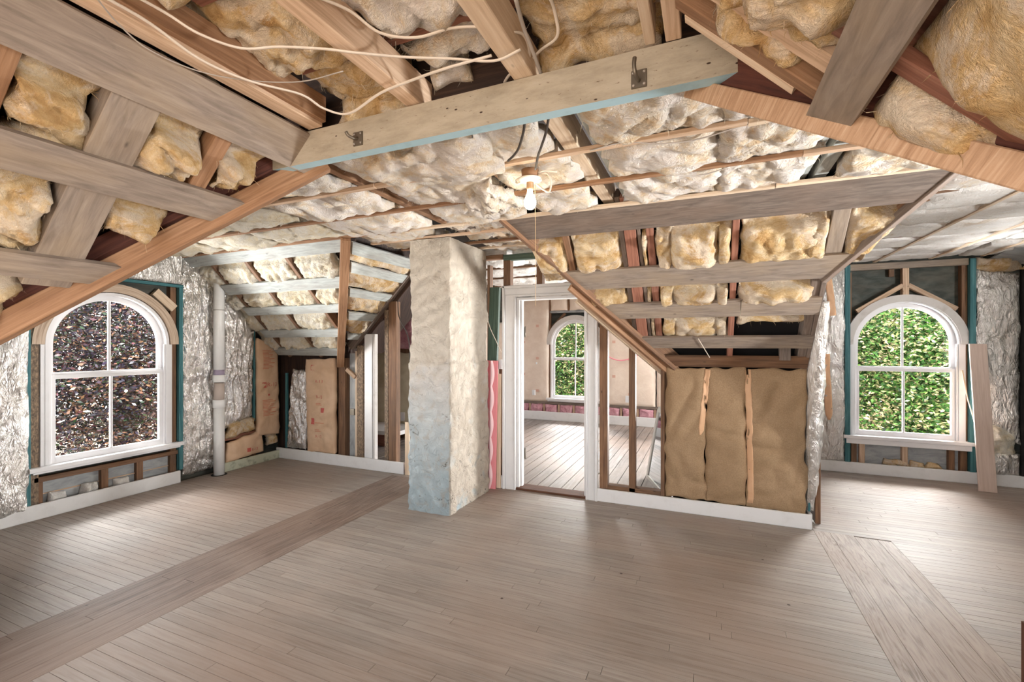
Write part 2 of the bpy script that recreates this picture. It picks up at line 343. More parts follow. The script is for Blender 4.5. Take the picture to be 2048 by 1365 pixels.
def sheet(name, cs, n, mat, parent=None, *args, aniso=None, **kw):
    return sheet_(name, cs, n, mat, parent, *args, aniso=aniso, **kw)
def sheet_(name, cs, n, mat, parent=None, res=0.025, bulge=0.05, amp=0.03, fold=0.03, skirt=0.1, seed=0.0, ragged=0.02, fs_=(3, 7), press=None, mats=None, fine=0.0, aniso=None):
    """soft panel on the quad cs (bl, br, tr, tl), bulging to n, edges turned back by skirt"""
    bl, br, tr_, tl = [V(c) for c in cs]; n = V(n).normalized()
    nu = max(6, min(90, int(((br - bl).length + (tr_ - tl).length) / 2 / res))); nv = max(6, min(110, int(((tl - bl).length + (tr_ - br).length) / 2 / res)))
    sv = V((seed * 3.7, seed * 1.3, seed * 5.1)); vs_, fs = [], []
    eu, ev = (br - bl).normalized(), (tl - bl).normalized()
    for j in range(nv + 1):
        v = j / nv
        for i in range(nu + 1):
            u = i / nu
            p = (bl * (1 - u) + br * u) * (1 - v) + (tl * (1 - u) + tr_ * u) * v
            q = (V((p.x * aniso[0], p.y * aniso[1], p.z * aniso[2])) if aniso else p * 1.0) + sv
            e = (1 - (2 * u - 1) ** 6) * (1 - (2 * v - 1) ** 6)
            wp = noise.noise_vector(q * 1.7) * 0.35
            h = bulge * e + amp * noise.noise(q * fs_[0] + wp) * (0.35 + 0.65 * e)
            h += fold * ((0.5 - abs(noise.noise(q * fs_[1] + wp * 3))) if aniso else (1.3 * abs(noise.noise(q * fs_[1] + wp * 3)) + 0.05)) * (0.3 + 0.7 * e)
            if fine: h += fine * ((0.45 - abs(noise.noise(q * fs_[1] * 2.3 + wp * 5))) if aniso else 1.2 * abs(noise.noise(q * fs_[1] * 2.0 + wp * 5))) + fine * 0.3 * noise.noise(q * fs_[1] * 6)
            if press: h = press(p, h)
            d = V((0, 0, 0))
            if i in (0, nu): d += eu * ragged * noise.noise(q * 9 + V((9, 0, 0)))
            if j in (0, nv): d += ev * ragged * noise.noise(q * 9 + V((0, 9, 0)))
            vs_.append(p + n * h + d)
    W = nu + 1
    for j in range(nv):
        for i in range(nu):
            a = j * W + i; fs.append((a, a + 1, a + 1 + W, a + W))
    ring = [i for i in range(W)] + [j * W + nu for j in range(1, nv + 1)] + [nv * W + i for i in range(nu - 1, -1, -1)] + [j * W for j in range(nv - 1, 0, -1)]
    b0 = len(vs_); cen = (bl + br + tr_ + tl) / 4
    for r in ring:
        vs_.append(vs_[r] - n * skirt + (cen - vs_[r]).normalized() * skirt * 0.1)
    m = len(ring)
    for k in range(m):
        k2 = (k + 1) % m; fs.append((ring[k2], ring[k], b0 + k, b0 + k2))
    fs.append(tuple(b0 + k for k in range(m - 1, -1, -1)))
    if name in ('insulation_batt', 'insulation_tuft') and mat not in (B_BRIGHT,):
        L_ = FIBRES.setdefault(parent.name, (parent, mat, []))[2]
        for k in range(int(10 + 0.9 * m ** 0.5 * 4)):
            if random.random() < 0.6: i0 = random.choice(ring)
            else: i0 = random.randrange(nu + 1, W * nv)
            p = vs_[i0]; out = (p - cen); out -= n * out.dot(n); out = out.normalized() if out.length > 1e-4 else eu
            d = (out * random.uniform(-0.2, 1) + n * random.uniform(0.1, 0.8) + V((random.uniform(-1, 1), random.uniform(-1, 1), random.uniform(-1, 0.6))) * 0.7).normalized()
            d2 = V((random.uniform(-1, 1), random.uniform(-1, 1), random.uniform(-1.4, 0.2))).normalized(); ln = random.uniform(0.012, 0.045); wv = d.cross(d2).normalized() * random.uniform(0.0006, 0.0016)
            L_.append((p - n * 0.003, p + d * ln * 0.55 - n * 0.0, p + d * ln * 0.8 + d2 * ln * 0.4, wv))
    return mk(name, vs_, fs, mat, parent, smooth=True)
FIBRES = {}

def crom(pts, sub=6):
    P = [V(p) for p in pts]; P = [P[0] * 2 - P[1]] + P + [P[-1] * 2 - P[-2]]; out = []
    for i in range(1, len(P) - 2):
        for k in range(sub):
            t = k / sub; a, b, c, d = P[i - 1:i + 3]
            out.append(0.5 * ((2 * b) + (c - a) * t + (2 * a - 5 * b + 4 * c - d) * t * t + (3 * b - a - 3 * c + d) * t ** 3))
    out.append(P[-2]); return out
def tube(name, pts, r, mat, parent=None, flat=1.0, sub=6, ns=8, smooth_path=True, radii=None):
    P = crom(pts, sub) if smooth_path else [V(p) for p in pts]; vs_, fs, uv = [], [], []
    up = V((0, 0, 1)); L = 0
    for i, p in enumerate(P):
        d = (P[min(i + 1, len(P) - 1)] - P[max(i - 1, 0)]).normalized()
        s_ = d.cross(up); s_ = s_.normalized() if s_.length > 0.05 else d.cross(V((0, 1, 0))).normalized()
        q = s_.cross(d).normalized(); rr = radii[i] if radii else r
        for k in range(ns):
            a = 2 * math.pi * k / ns; vs_.append(p + s_ * math.cos(a) * rr + q * math.sin(a) * rr * flat)
    for i in range(len(P) - 1):
        for k in range(ns):
            a = i * ns + k; b = i * ns + (k + 1) % ns; fs.append((a, b, b + ns, a + ns))
            uv += [(i * 0.1, k * 0.02), (i * 0.1, k * 0.02 + 0.02), (i * 0.1 + 0.1, k * 0.02 + 0.02), (i * 0.1 + 0.1, k * 0.02)]
    fs.append(tuple(range(ns - 1, -1, -1))); uv += [(0, 0)] * ns
    fs.append(tuple((len(P) - 1) * ns + k for k in range(ns))); uv += [(0, 0)] * ns
    return mk(name, vs_, fs, mat, parent, smooth=True, uv=uv)
def lathe(name, prof, c, mat, parent=None, ns=28, axis=None):
    """prof: list of (radius, height) about the vertical axis at c (or a given axis)"""
    c = V(c); az = V(axis or (0, 0, 1)).normalized(); ax_ = az.orthogonal().normalized(); ay = az.cross(ax_)
    vs_, fs = [], []
    for (r, h) in prof:
        for k in range(ns):
            a = 2 * math.pi * k / ns; vs_.append(c + az * h + (ax_ * math.cos(a) + ay * math.sin(a)) * max(r, 1e-4))
    for i in range(len(prof) - 1):
        for k in range(ns):
            a = i * ns + k; b = i * ns + (k + 1) % ns; fs.append((a, b, b + ns, a + ns))
    fs.append(tuple(range(ns - 1, -1, -1))); fs.append(tuple((len(prof) - 1) * ns + k for k in range(ns)))
    return mk(name, vs_, fs, mat, parent, smooth=True)
def text(name, s, org, ex, ez, size, mat, parent=None):
    """flat lettering in the plane ex (reading direction), ez (up)"""
    cu = bpy.data.curves.new(name, 'FONT'); cu.body = s; cu.size = size; cu.extrude = 0.0008
    o = bpy.data.objects.new(name, cu); me = bpy.data.meshes.new_from_object(o)
    bpy.data.objects.remove(o); bpy.data.curves.remove(cu)
    ex, ez = V(ex).normalized(), V(ez).normalized(); en = ex.cross(ez)
    M = Matrix((ex, ez, en)).transposed().to_4x4(); M.translation = V(org); me.transform(M)
    me.materials.clear(); me.materials.append(mat)
    return link(bpy.data.objects.new(name, me), parent)

# ------------------------------------------------------------------ floor
ZV = 4.44         # front face of the door partition
floor = mk('floor', [(x, y, z) for z in (-0.12, -0.019) for (x, y) in ((-5.6, -1.5), (4.3, -1.5), (4.3, 9.0), (-5.6, 9.0))],
           [(3, 2, 1, 0), (4, 5, 6, 7), (0, 1, 5, 4), (1, 2, 6, 5), (2, 3, 7, 6), (3, 0, 4, 7)], M_GAP)
tag(floor, 'worn grey-brown strip wood floor of the attic', 'floor', 'structure')
def plank_geo(x0, x1, y0, y1, along_x, tone, dz):
    g = 0.0011; x0 += g; x1 -= g; y0 += g; y1 -= g; zt = dz; zb = -0.02
    vs_ = [(x0, y0, zb), (x1, y0, zb), (x1, y1, zb), (x0, y1, zb), (x0, y0, zt), (x1, y0, zt), (x1, y1, zt), (x0, y1, zt)]
    fs = [(4, 5, 6, 7), (0, 1, 5, 4), (1, 2, 6, 5), (2, 3, 7, 6), (3, 0, 4, 7)]
    off = random.random() * 40
    uv = []
    for f in fs:
        for i in f:
            x, y, z = vs_[i]; uv.append((x + off, y * 1.0 + off * 0.37 + z) if along_x else (y + off, x + off * 0.37 + z))
    return vs_, fs, uv, tone
def add_planks(name, lst, mat, stuff=False):
    vs_, fs, uv, tn = [], [], [], []
    for (a, b, c, t) in lst:
        o = len(vs_); vs_ += a; fs += [tuple(i + o for i in f) for f in b]; uv += c; tn += [t] * len(a)
    o = mk(name, vs_, fs, mat, floor, uv=uv)
    at = o.data.attributes.new('tone', 'FLOAT', 'POINT'); at.data.foreach_set('value', tn)
    if stuff: o['kind'] = 'stuff'
    return o
SW = 0.0585
strips = []
def strip_region(x0, x1, y0, y1, lo=0.9, hi=2.4):
    y = y0
    while y < y1 - 0.01:
        x = x0; first = True
        while x < x1 - 0.02:
            L = random.uniform(lo, hi) * (random.uniform(0.2, 1) if first else 1); first = False
            xe = min(x + L, x1)
            if x1 - xe < 0.25: xe = x1
            strips.append((x, xe, y, min(y + SW, y1))); x = xe
        y += SW
strip_region(-5.42, -3.385, -1.0, ZV)
strip_region(-2.825, 0.815, -1.0, ZV)
strip_region(0.815, 4.2, 4.42, 6.62)
strip_region(1.325, 4.2, -1.0, 4.42)
strip_region(0.815, 1.325, -1.0, 1.6)
def seen_area(s_):
    cx, cy = (s_[0] + s_[1]) / 2, (s_[2] + s_[3]) / 2
    c, s2 = math.cos(cam.rotation_euler.z), math.sin(cam.rotation_euler.z)
    d = -s2 * cx + c * cy; l = c * cx + s2 * cy
    if d < 1.9 or abs(l / d) > 1.22: return 0
    return (s_[1] - s_[0]) / d / d
strips.sort(key=seen_area, reverse=True)
def sp_(s_): return plank_geo(*s_, True, random.random(), random.uniform(-0.0004, 0.0004))
for s_ in strips[:230]: add_planks('floor_strip', [sp_(s_)], M_STRIP)
add_planks('floor_strip_field', [sp_(s_) for s_ in strips[230:]], M_STRIP, True)
# long boards set across the strips
x = -3.385
for wd_ in (0.085, 0.085, 0.085, 0.1, 0.1, 0.105):
    y = -1.0
    while y < 4.36:
        ye = min(4.36, y + random.uniform(1.4, 3.0)); ye = 4.36 if 4.36 - ye < 0.4 else ye
        add_planks('floor_plank', [plank_geo(x, x + wd_, y, ye, False, random.uniform(0.0, 0.5), 0.0006)], M_PLANK); y = ye
    x += wd_
add_planks('floor_plank', [plank_geo(-3.385, -2.825, 4.36, ZV, True, 0.5, 0)], M_STRIP)
x = 0.815
for wd_ in (0.11, 0.16, 0.15, 0.09):
    add_planks('floor_plank', [plank_geo(x, x + wd_, 1.6, 4.42 - 0.02 * (x > 1), False, random.uniform(0.4, 0.9), 0.0006)], M_PATCH); x += wd_
# far room: wide boards running away from the door
x = -5.5; far = []
while x < 0.75:
    wd_ = random.choice((0.125, 0.13, 0.14)); y = ZV + 0.02
    while y < 8.78:
        ye = min(8.78, y + random.uniform(1.6, 3.4)); far.append((x, x + wd_, y, ye)); y = ye
    x += wd_
for f in far:
    o = add_planks('wide_floorboard', [plank_geo(f[0] + 0.003, f[1] - 0.003, f[2], f[3], False, random.random(), random.uniform(-0.001, 0.001))], M_FARFLOOR)

# ------------------------------------------------------------------ outer walls
def wall_hole(name, org, eu, en, u0, u1, z0, z1, mat, thick, hole=None, parent=None):
    """wall slab; org = point at u=0,z=0 on the room face, en = outward; hole=(uc, half, zbot, zspring)"""
    eu, en, org = V(eu), V(en), V(org); P = lambda u, z, d: org + eu * u + V((0, 0, z)) + en * d
    polys = []
    if hole is None: polys = [[(u0, z0), (u1, z0), (u1, z1), (u0, z1)]]
    else:
        uc, hw, zb, zs = hole
        polys += [[(u0, z0), (u1, z0), (u1, zb), (u0, zb)], [(u0, zb), (uc - hw, zb), (uc - hw, zs), (u0, zs)], [(uc + hw, zb), (u1, zb), (u1, zs), (uc + hw, zs)]]
        N = 20; pts = [(uc - hw * math.cos(math.pi * k / N), zs + hw * math.sin(math.pi * k / N)) for k in range(N + 1)]
        ou = [(u0 + (u1 - u0) * k / N, z1) for k in range(N + 1)]
        polys += [[(u0, zs), pts[0], ou[0]], [pts[N], (u1, zs), ou[N]]]
        for k in range(N): polys.append([pts[k], pts[k + 1], ou[k + 1], ou[k]])
    vs_, fs, uv = [], [], []
    for pg in polys:
        o = len(vs_); m = len(pg)
        vs_ += [P(u, z, 0) for u, z in pg] + [P(u, z, thick) for u, z in pg]
        fs.append(tuple(o + i for i in range(m))); uv += [(u, z) for u, z in pg]
        fs.append(tuple(o + m + i for i in range(m - 1, -1, -1))); uv += [(u, z) for u, z in reversed(pg)]
        for i in range(m):
            j = (i + 1) % m; fs.append((o + i, o + m + i, o + m + j, o + j)); uv += [(pg[i][0], pg[i][1])] * 2 + [(pg[j][0], pg[j][1])] * 2
    return mk(name, vs_, fs, mat, parent, uv=uv)
HW = 0.5; ZS = 1.535; ZB = 0.43
wl = tag(wall_hole('wall_left', (-5.49, 0, 0), (0, 1, 0), (-1, 0, 0), 0.4, 4.64, -0.1, 3.0, W_BLACKGREEN, 0.08, (2.60, HW, ZB, ZS)), 'left attic wall with bare dark sheathing around the arched window', 'wall', 'structure')
wr = tag(wall_hole('wall_right', (0, 6.71, 0), (1, 0, 0), (0, 1, 0), 0.85, 4.2, -0.1, 3.0, W_BLACKGREEN, 0.08, (2.115, HW, ZB, ZS)), 'right alcove end wall with dark green sheathing above the arched window', 'wall', 'structure')
wf = tag(wall_hole('wall_far', (0, 8.89, 0), (1, 0, 0), (0, 1, 0), -5.6, 0.85, -0.1, 3.0, W_BLACKGREEN, 0.08, (-2.40, HW, ZB, ZS)), 'end wall of the far room behind the doorway', 'wall', 'structure')
ws = tag(wall_hole('wall_side', (4.2, 0, 0), (0, 1, 0), (1, 0, 0), 0.4, 6.8, -0.1, 3.0, W_BLACKGREEN, 0.08, (2.60, HW, ZB, ZS)), 'side wall of the right alcove beyond the picture edge', 'wall', 'structure')
box('sheathing_return', (-5.56, 4.64, -0.1), (-5.5, 6.5, 3.0), W_BROWN, wf)  # unseen wall piece added to cut sky light coming from the left
box('sheathing_return', (0.86, 4.6, 0), (0.90, 6.7, 3.0), W_BROWN, wr)

# ------------------------------------------------------------------ windows
def ring_arch(name, org, eu, en, uc, zs, r0, r1, d0, d1, mat, parent, N=28, legs=0.0):
    eu, en, org = V(eu), V(en), V(org); P = lambda u, z, d: org + eu * u + V((0, 0, z)) + en * d
    pts = []
    if legs: pts.append((-1, -legs, 0))
    for k in range(N + 1): pts.append((-math.cos(math.pi * k / N), None, math.sin(math.pi * k / N)))
    if legs: pts.append((1, -legs, 0))
    vs_, fs, uv = [], [], []
    for i, (c, lg, s_) in enumerate(pts):
        for (r, d) in ((r0, d0), (r1, d0), (r1, d1), (r0, d1)):
            vs_.append(P(uc + c * r, zs + (lg if lg is not None else s_ * r), d))
    m = len(pts)
    for i in range(m - 1):
        for k in range(4):
            a = i * 4 + k; b = i * 4 + (k + 1) % 4; fs.append((a, b, b + 4, a + 4)); uv += [(i * 0.07, k * 0.1), (i * 0.07, k * 0.1 + 0.1), (i * 0.07 + 0.07, k * 0.1 + 0.1), (i * 0.07 + 0.07, k * 0.1)]
    fs.append((3, 2, 1, 0)); fs.append(tuple((m - 1) * 4 + k for k in range(4))); uv += [(0, 0)] * 8
    return mk(name, vs_, fs, mat, parent, uv=uv)
def window(name, org, eu, en, uc, label, archmat, arch=(0.495, 0.565), sill_d=0.05, stool=0.03, ext=0.6):
    t = thing(name, V(org) + V(eu) * uc, label, 'window', 'structure')
    eu, en, org = V(eu), V(en), V(org); P = lambda u, z, d: org + eu * (uc + u) + V((0, 0, z)) + en * d
    def bx(nm, u0, u1, z0, z1, d0, d1, mat=P_WHITE2, par=t):
        a, b = P(u0, z0, d0), P(u1, z1, d1)
        return box(nm, [min(a[i], b[i]) for i in range(3)], [max(a[i], b[i]) for i in range(3)], mat, par, 0.004)
    zs, zb, zm = ZS, ZB + 0.02, 1.245; gh = 0.435
    fr_ = ring_arch('window_frame', org, eu, en, uc, zs, 0.478, 0.508, 0.0, 0.13, P_WHITE2, t, legs=zs - zb)
    bx('frame_stop', -0.478, -0.46, zb, zs, 0.01, 0.03, par=fr_); bx('frame_stop', 0.46, 0.478, zb, zs, 0.01, 0.03, par=fr_)
    # upper sash (behind)
    up = ring_arch('upper_sash', org, eu, en, uc, zs, gh - 0.005, 0.478, 0.065, 0.10, P_WHITE2, t, legs=zs - zm)
    bx('meeting_rail', -0.475, 0.475, zm - 0.005, zm + 0.03, 0.06, 0.10, par=up)
    bx('muntin', -0.011, 0.011, zm + 0.02, zs + gh - 0.002, 0.07, 0.095, par=up)
    # lower sash (in front)
    lo = bx('lower_sash', -0.476, -0.425, zb, zm + 0.012, 0.03, 0.065)
    bx('stile', 0.425, 0.476, zb, zm + 0.012, 0.03, 0.065, par=lo)
    bx('bottom_rail', -0.43, 0.43, zb, zb + 0.06, 0.03, 0.065, par=lo)
    bx('meeting_rail', -0.43, 0.43, zm - 0.028, zm + 0.012, 0.03, 0.065, par=lo)
    bx('muntin', -0.011, 0.011, zb + 0.05, zm - 0.02, 0.035, 0.06, par=lo)
    # panes
    for sg in (-1, 1):
        a, b = sorted((sg * 0.011, sg * 0.43))
        vs_ = [P(a, zb + 0.055, 0.047), P(b, zb + 0.055, 0.047), P(b, zm - 0.025, 0.047), P(a, zm - 0.025, 0.047)]
        mk('pane', vs_, [(0, 1, 2, 3)], M_GLASS, lo)
        rim = [P(sg * 0.011, zm + 0.025, 0.083)] + [P(sg * max(0.011, gh * math.cos(k * math.pi / 24)), zm + 0.025 if k == -1 else zs + gh * math.sin(k * math.pi / 24), 0.083) for k in range(0, 13)]
        rim.insert(1, P(sg * gh, zm + 0.025, 0.083))
        mk('pane', rim, [tuple(range(len(rim)))], M_GLASS, up)
    if archmat is not None:
        ring_arch('arch_trim', org, eu, en, uc, zs, arch[0], arch[1], -0.015, 0.03, archmat, t)
    for sg in (-1, 1):
        a, b = sorted((sg * 0.492, sg * 0.54)); bx('jamb_trim', a, b, zb, zs - 0.002, 0.004, 0.03, P_WHITE2)
    bx('sill', -ext, ext, zb - 0.035, zb + 0.004, -sill_d, 0.12)
    bx('apron', -ext + 0.03, ext - 0.03, zb - 0.035 - stool, zb - 0.035, -sill_d + 0.02, 0.03, P_WHITE2)
    return t
window('window_1', (-5.40, 0, 0), (0, 1, 0), (-1, 0, 0), 2.60, 'white arched four-pane window showing a dark purple-leaved tree', P_RAWARCH, (0.515, 0.60), 0.06, 0.02, 0.63)
window('window_2', (0, 6.62, 0), (1, 0, 0), (0, 1, 0), 2.115, 'white arched four-pane window above the leaning board, full of bright green leaves', P_GREYW, (0.495, 0.575), 0.07, 0.06, 0.60)
window('window_3', (0, 8.80, 0), (1, 0, 0), (0, 1, 0), -2.40, 'white arched window of the far room seen through the doorway', P_GREYW, (0.495, 0.585), 0.06, 0.03, 0.58)

window('window_4', (4.12, 0, 0), (0, 1, 0), (1, 0, 0), 2.60, 'white arched window in the side wall outside the picture', P_GREYW)

# ------------------------------------------------------------------ ceilings: slopes
R2 = math.sqrt(0.5)
def slab(name, poly, n, t, mat, parent):
    """extrude polygon (room side) by t along -n"""
    n = V(n).normalized(); P = [V(p) for p in poly]; m = len(P)
    e = max(((P[(i + 1) % m] - P[i]) for i in range(m)), key=lambda q: q.length).normalized(); s_ = n.cross(e); off = random.random() * 30
    vs_ = P + [p - n * t for p in P]; fs = [tuple(range(m)), tuple(range(2 * m - 1, m - 1, -1))] + [(i, m + i, m + (i + 1) % m, (i + 1) % m) for i in range(m)]
    uv = [((vs_[i] - P[0]).dot(e) + off, (vs_[i] - P[0]).dot(s_) + (vs_[i] - P[0]).dot(n) + off) for f in fs for i in f]
    o = mk(name, vs_, fs, mat, parent, uv=uv)
    return o
def seg_board(name, poly, n, t, mat, parent): return slab(name, poly, n, t, mat, parent)

def pressed(zs_list, depth, axis=2):
    def f(p, h):
        for (a, b) in zs_list:
            if a - 0.03 < p[axis] < b + 0.03:
                k = min(1, min(p[axis] - a + 0.03, b + 0.03 - p[axis]) / 0.03); h = h * (1 - k) + (-depth) * k if h > -depth else h
        return h
    return f

# --- slope beside the door (rises towards the camera)
SA = thing('sloped_ceiling', (0.2, 3.9, 1.33), 'sloped ceiling of grey strapping boards over the brown paper knee wall', 'ceiling', 'structure')
NA = V((0, -1, -1)) * R2
pa = lambda x, z, d=0.0: V((x, 4.44 - (z - 1.33), z)) + NA * d
leftx = lambda z: -0.31 - (z - 1.33) + 0.02
rightx = lambda z: (0.77 if z < 1.985 else 0.77 + (z - 1.985))
strapA = [(2.375, 2.52), (2.0, 2.135), (1.762, 1.879), (1.509, 1.601), (1.335, 1.425)]
for i, (za, zb_) in enumerate(strapA):
    m = (W_GREYD, W_GREY, W_GREY, W_GREY, W_BROWN)[i]
    parts = [(leftx, rightx)]
    if i == 2: parts = [(leftx, lambda z: 0.245), (lambda z: 0.25, rightx)]
    for (fl, fr2) in parts:
        ds = 0.012 if i < 4 else 0.004
        poly = [pa(fl(za), za, ds), pa(fr2(za), za, ds), pa(fr2(zb_), zb_, ds), pa(fl(zb_), zb_, ds)]
        if fr2 is rightx and za < 1.985 < zb_: poly = [poly[0], poly[1], pa(0.77, 1.985, ds), poly[2], poly[3]]
        seg_board('strap_board', poly, NA, 0.022, m, SA)
def rafterA(x0, x1, za, zb_, mat, d=-0.012, t=0.13): board('rafter', pa((x0 + x1) / 2, za, d), pa((x0 + x1) / 2, zb_, d), x1 - x0, t, NA, mat, SA)
rafterA(-1.035, -0.985, 2.02, 2.55, W_BROWN); rafterA(-0.60, -0.565, 1.55, 2.55, W_GREYD, -0.03); rafterA(-0.56, -0.475, 1.50, 2.55, W_RED, -0.01)
rafterA(-0.47, -0.445, 1.50, 2.55, W_GREYD, -0.03); rafterA(-0.405, -0.352, 1.50, 2.55, W_RED, -0.02)
rafterA(0.166, 0.21, 1.34, 2.55, W_RED, -0.01); rafterA(0.735, 0.83, 2.02, 2.55, W_GREY, -0.012); rafterA(0.69, 0.75, 1.34, 2.0, W_GREYD, -0.012)
slab('roof_deck', [pa(-0.30, 1.30, -0.15), pa(0.74, 1.30, -0.15), pa(0.74, 1.99, -0.15), pa(1.25, 2.5, -0.15), pa(-1.46, 2.5, -0.15)], NA, 0.03, M_BLACK, SA)  # deck coloured black for the shade in the void under the batts
prA = pressed(strapA[:4], 0.012)
def battA(x0, x1, za, zb_, seed, b=0.045, mat=B_YELLOW, xl0=None, xl1=None):
    sheet('insulation_batt', [pa(x0, za, -0.055), pa(x1, za, -0.055), pa(x1 if xl1 is None else xl1, zb_, -0.055), pa(x0 if xl0 is None else xl0, zb_, -0.055)], NA, mat, SA, 0.014, b + 0.01, 0.03, 0.05, 0.09, seed, 0.03, (3.5, 7), (lambda p, h: prA(p, h - 0.0) if h > 0.035 else h), fine=0.016)
battA(-0.98, -0.605, 1.80, 2.42, 1.1); battA(-1.28, -1.04, 2.05, 2.42, 1.9, xl0=-1.34)
battA(-0.44, -0.41, 1.52, 2.52, 2.3, 0.02); battA(-0.345, -0.235, 1.56, 2.46, 2.9, 0.05); battA(-0.25, 0.08, 1.57, 2.54, 3.4, 0.075); battA(0.075, 0.16, 1.55, 2.5, 4.6, 0.055)
battA(0.22, 0.73, 1.68, 2.40, 5.2, 0.07); battA(0.62, 0.735, 2.04, 2.42, 6.1, 0.06); battA(0.84, 0.95, 2.06, 2.42, 6.9, 0.03, xl1=1.22)
# valley rafters of this slope
def valley(p0, p1, wd_, hgt, mat, parent, nm='valley_rafter', lift=0.0, face=0.085, toward=None, side=None):
    p0, p1 = V(p0), V(p1); ax = (p1 - p0).normalized(); h = ax.cross(V((0, 0, 1))).normalized(); n = ax.cross(h).normalized()
    if n.z > 0: n = -n
    if toward is not None and h.dot(V(toward)) < 0: h = -h
    o = board(nm, p0 + n * lift, p1 + n * lift, wd_, face, n, mat, parent, jit=0.002)
    if hgt > face + 0.02:
        q = -h * 0.022 - n * (face - lift)
        board('upper_rafter', p0 + q, p1 + q, wd_, hgt - face, n, side or W_VSHADE, parent, jit=0.002)
    return o
valley((-0.26, 4.46, 1.28), (-1.49, 3.23, 2.51), 0.045, 0.16, W_BROWN, SA, lift=0.005, face=0.05, toward=(1, -1, 0), side=W_BROWN)
valley((-0.30, 4.50, 1.29), (-1.05, 3.75, 2.04), 0.04, 0.06, W_ORANGE, SA, lift=0.055, face=0.06)
valley((-0.36, 4.53, 1.28), (-1.02, 3.87, 1.94), 0.03, 0.04, W_PALE, SA, 'rafter_packing', 0.05, face=0.04)
valley((0.76, 3.795, 1.975), (1.30, 3.255, 2.515), 0.05, 0.15, W_GREYD, SA, lift=0.012, face=0.05, toward=(-1, -1, 0), side=W_ORANGE)
board('corner_post', pa(0.765, 1.33, 0.0), pa(0.765, 1.985, 0.0), 0.03, 0.12, NA, W_GREYD, SA)
board('stray_string', pa(-0.06, 1.60, 0.03), pa(0.03, 1.43, 0.02), 0.006, 0.006, NA, M_CABLE, SA)
box('block', (0.56, 4.33, 1.40), (0.64, 4.40, 1.50), W_GREYD, SA)

# --- slope above the left knee wall
SB = thing('sloped_ceiling', (-4.6, 3.9, 1.33), 'sloped ceiling of blue-grey painted strapping boards in the left corner', 'ceiling', 'structure')
strapB = [(2.42, 2.515), (2.125, 2.225), (1.894, 1.977), (1.63, 1.717), (1.40, 1.49)]
vx = lambda z: -4.217 + (z - 1.34) - 0.04
for (za, zb_), x0 in zip(strapB, (-5.42, -5.20, -5.16, -5.2, -5.25)):
    seg_board('strap_board', [pa(x0, za, 0.012), pa(vx(za), za, 0.012), pa(vx(zb_), zb_, 0.012), pa(x0, zb_, 0.012)], NA, 0.022, W_BLUE, SB)
for xr in (-5.1, -4.55, -3.95): board('rafter', pa(xr, 1.36 if xr < -4.2 else 1.66, -0.012), pa(xr, 2.55, -0.012), 0.045, 0.12, NA, W_BROWN, SB)
slab('roof_deck', [pa(-5.5, 1.3, -0.15), pa(-4.25, 1.3, -0.15), pa(-3.1, 2.45, -0.15), pa(-5.5, 2.45, -0.15)], NA, 0.03, W_DARK, SB)
for i, (za, zb_) in enumerate(((2.235, 2.42), (1.985, 2.125), (1.725, 1.89), (1.50, 1.63))):
    for j, (x0, x1) in enumerate(((-5.4, -5.13), (-5.07, -4.58), (-4.52, -3.98), (-3.92, -3.4))):
        xe = min(x1, vx(za) - 0.01)
        if xe - x0 < 0.12: continue
        sheet('insulation_batt', [pa(x0, za - 0.05, -0.05), pa(xe, za - 0.05, -0.05), pa(xe, zb_ + 0.05, -0.05), pa(x0, zb_ + 0.05, -0.05)], NA, B_PALE, SB, 0.016, 0.035, 0.03, 0.05, 0.08, i * 3.1 + j * 7.7, 0.015, (6, 12), pressed(strapB, 0.01), fine=0.02)

# --- slope left of the hall (boards run away from the camera)
SC = thing('sloped_ceiling', (-3.8, 4.2, 1.34), 'narrow slope of grey boards between the corner rafter and the chimney', 'ceiling', 'structure')
NC = V((1, 0, -1)) * R2
pc = lambda y, z, d=0.0: V((-4.217 + (z - 1.34), y, z)) + NC * d
vyc = lambda z: 4.44 - (z - 1.34) + 0.06
for (za, zb_) in ((2.41, 2.50), (2.263, 2.344), (2.05, 2.125), (1.82, 1.90), (1.60, 1.66)):
    seg_board('strap_board', [pc(vyc(za), za, 0.012), pc(vyc(zb_), zb_, 0.012), pc(4.5, zb_, 0.012), pc(4.5, za, 0.012)][::-1], NC, 0.022, W_BLUE, SC)
for i, (za, zb_) in enumerate(((2.34, 2.42), (2.12, 2.27), (1.9, 2.06), (1.66, 1.83))):
    sheet('insulation_batt', [pc(4.5, za, -0.045), pc(vyc(za), za, -0.045), pc(vyc(zb_), zb_, -0.045), pc(4.5, zb_, -0.045)], NC, B_YELLOW, SC, 0.025, 0.045, 0.03, 0.04, 0.07, 40 + i * 2.2, 0.01, (6, 12))
board('rafter', V((-4.06, 4.47, 1.47)), V((-3.10, 4.47, 2.43)), 0.11, 0.10, NC, W_GREYD, SC)
board('rafter_edge', V((-4.00, 4.50, 1.46)), V((-3.08, 4.50, 2.38)), 0.04, 0.05, NC, W_DARK, SC)
slab('roof_deck', [pc(5.4, 1.3, -0.15), pc(4.4, 1.3, -0.15), pc(3.3, 2.7, -0.15), pc(5.4, 2.7, -0.15)], NC, 0.03, W_DARK, SC)
valley((-4.25, 4.44, 1.27), (-3.02, 3.22, 2.50), 0.085, 0.12, W_ORANGE, SC, lift=0.03, face=0.12)

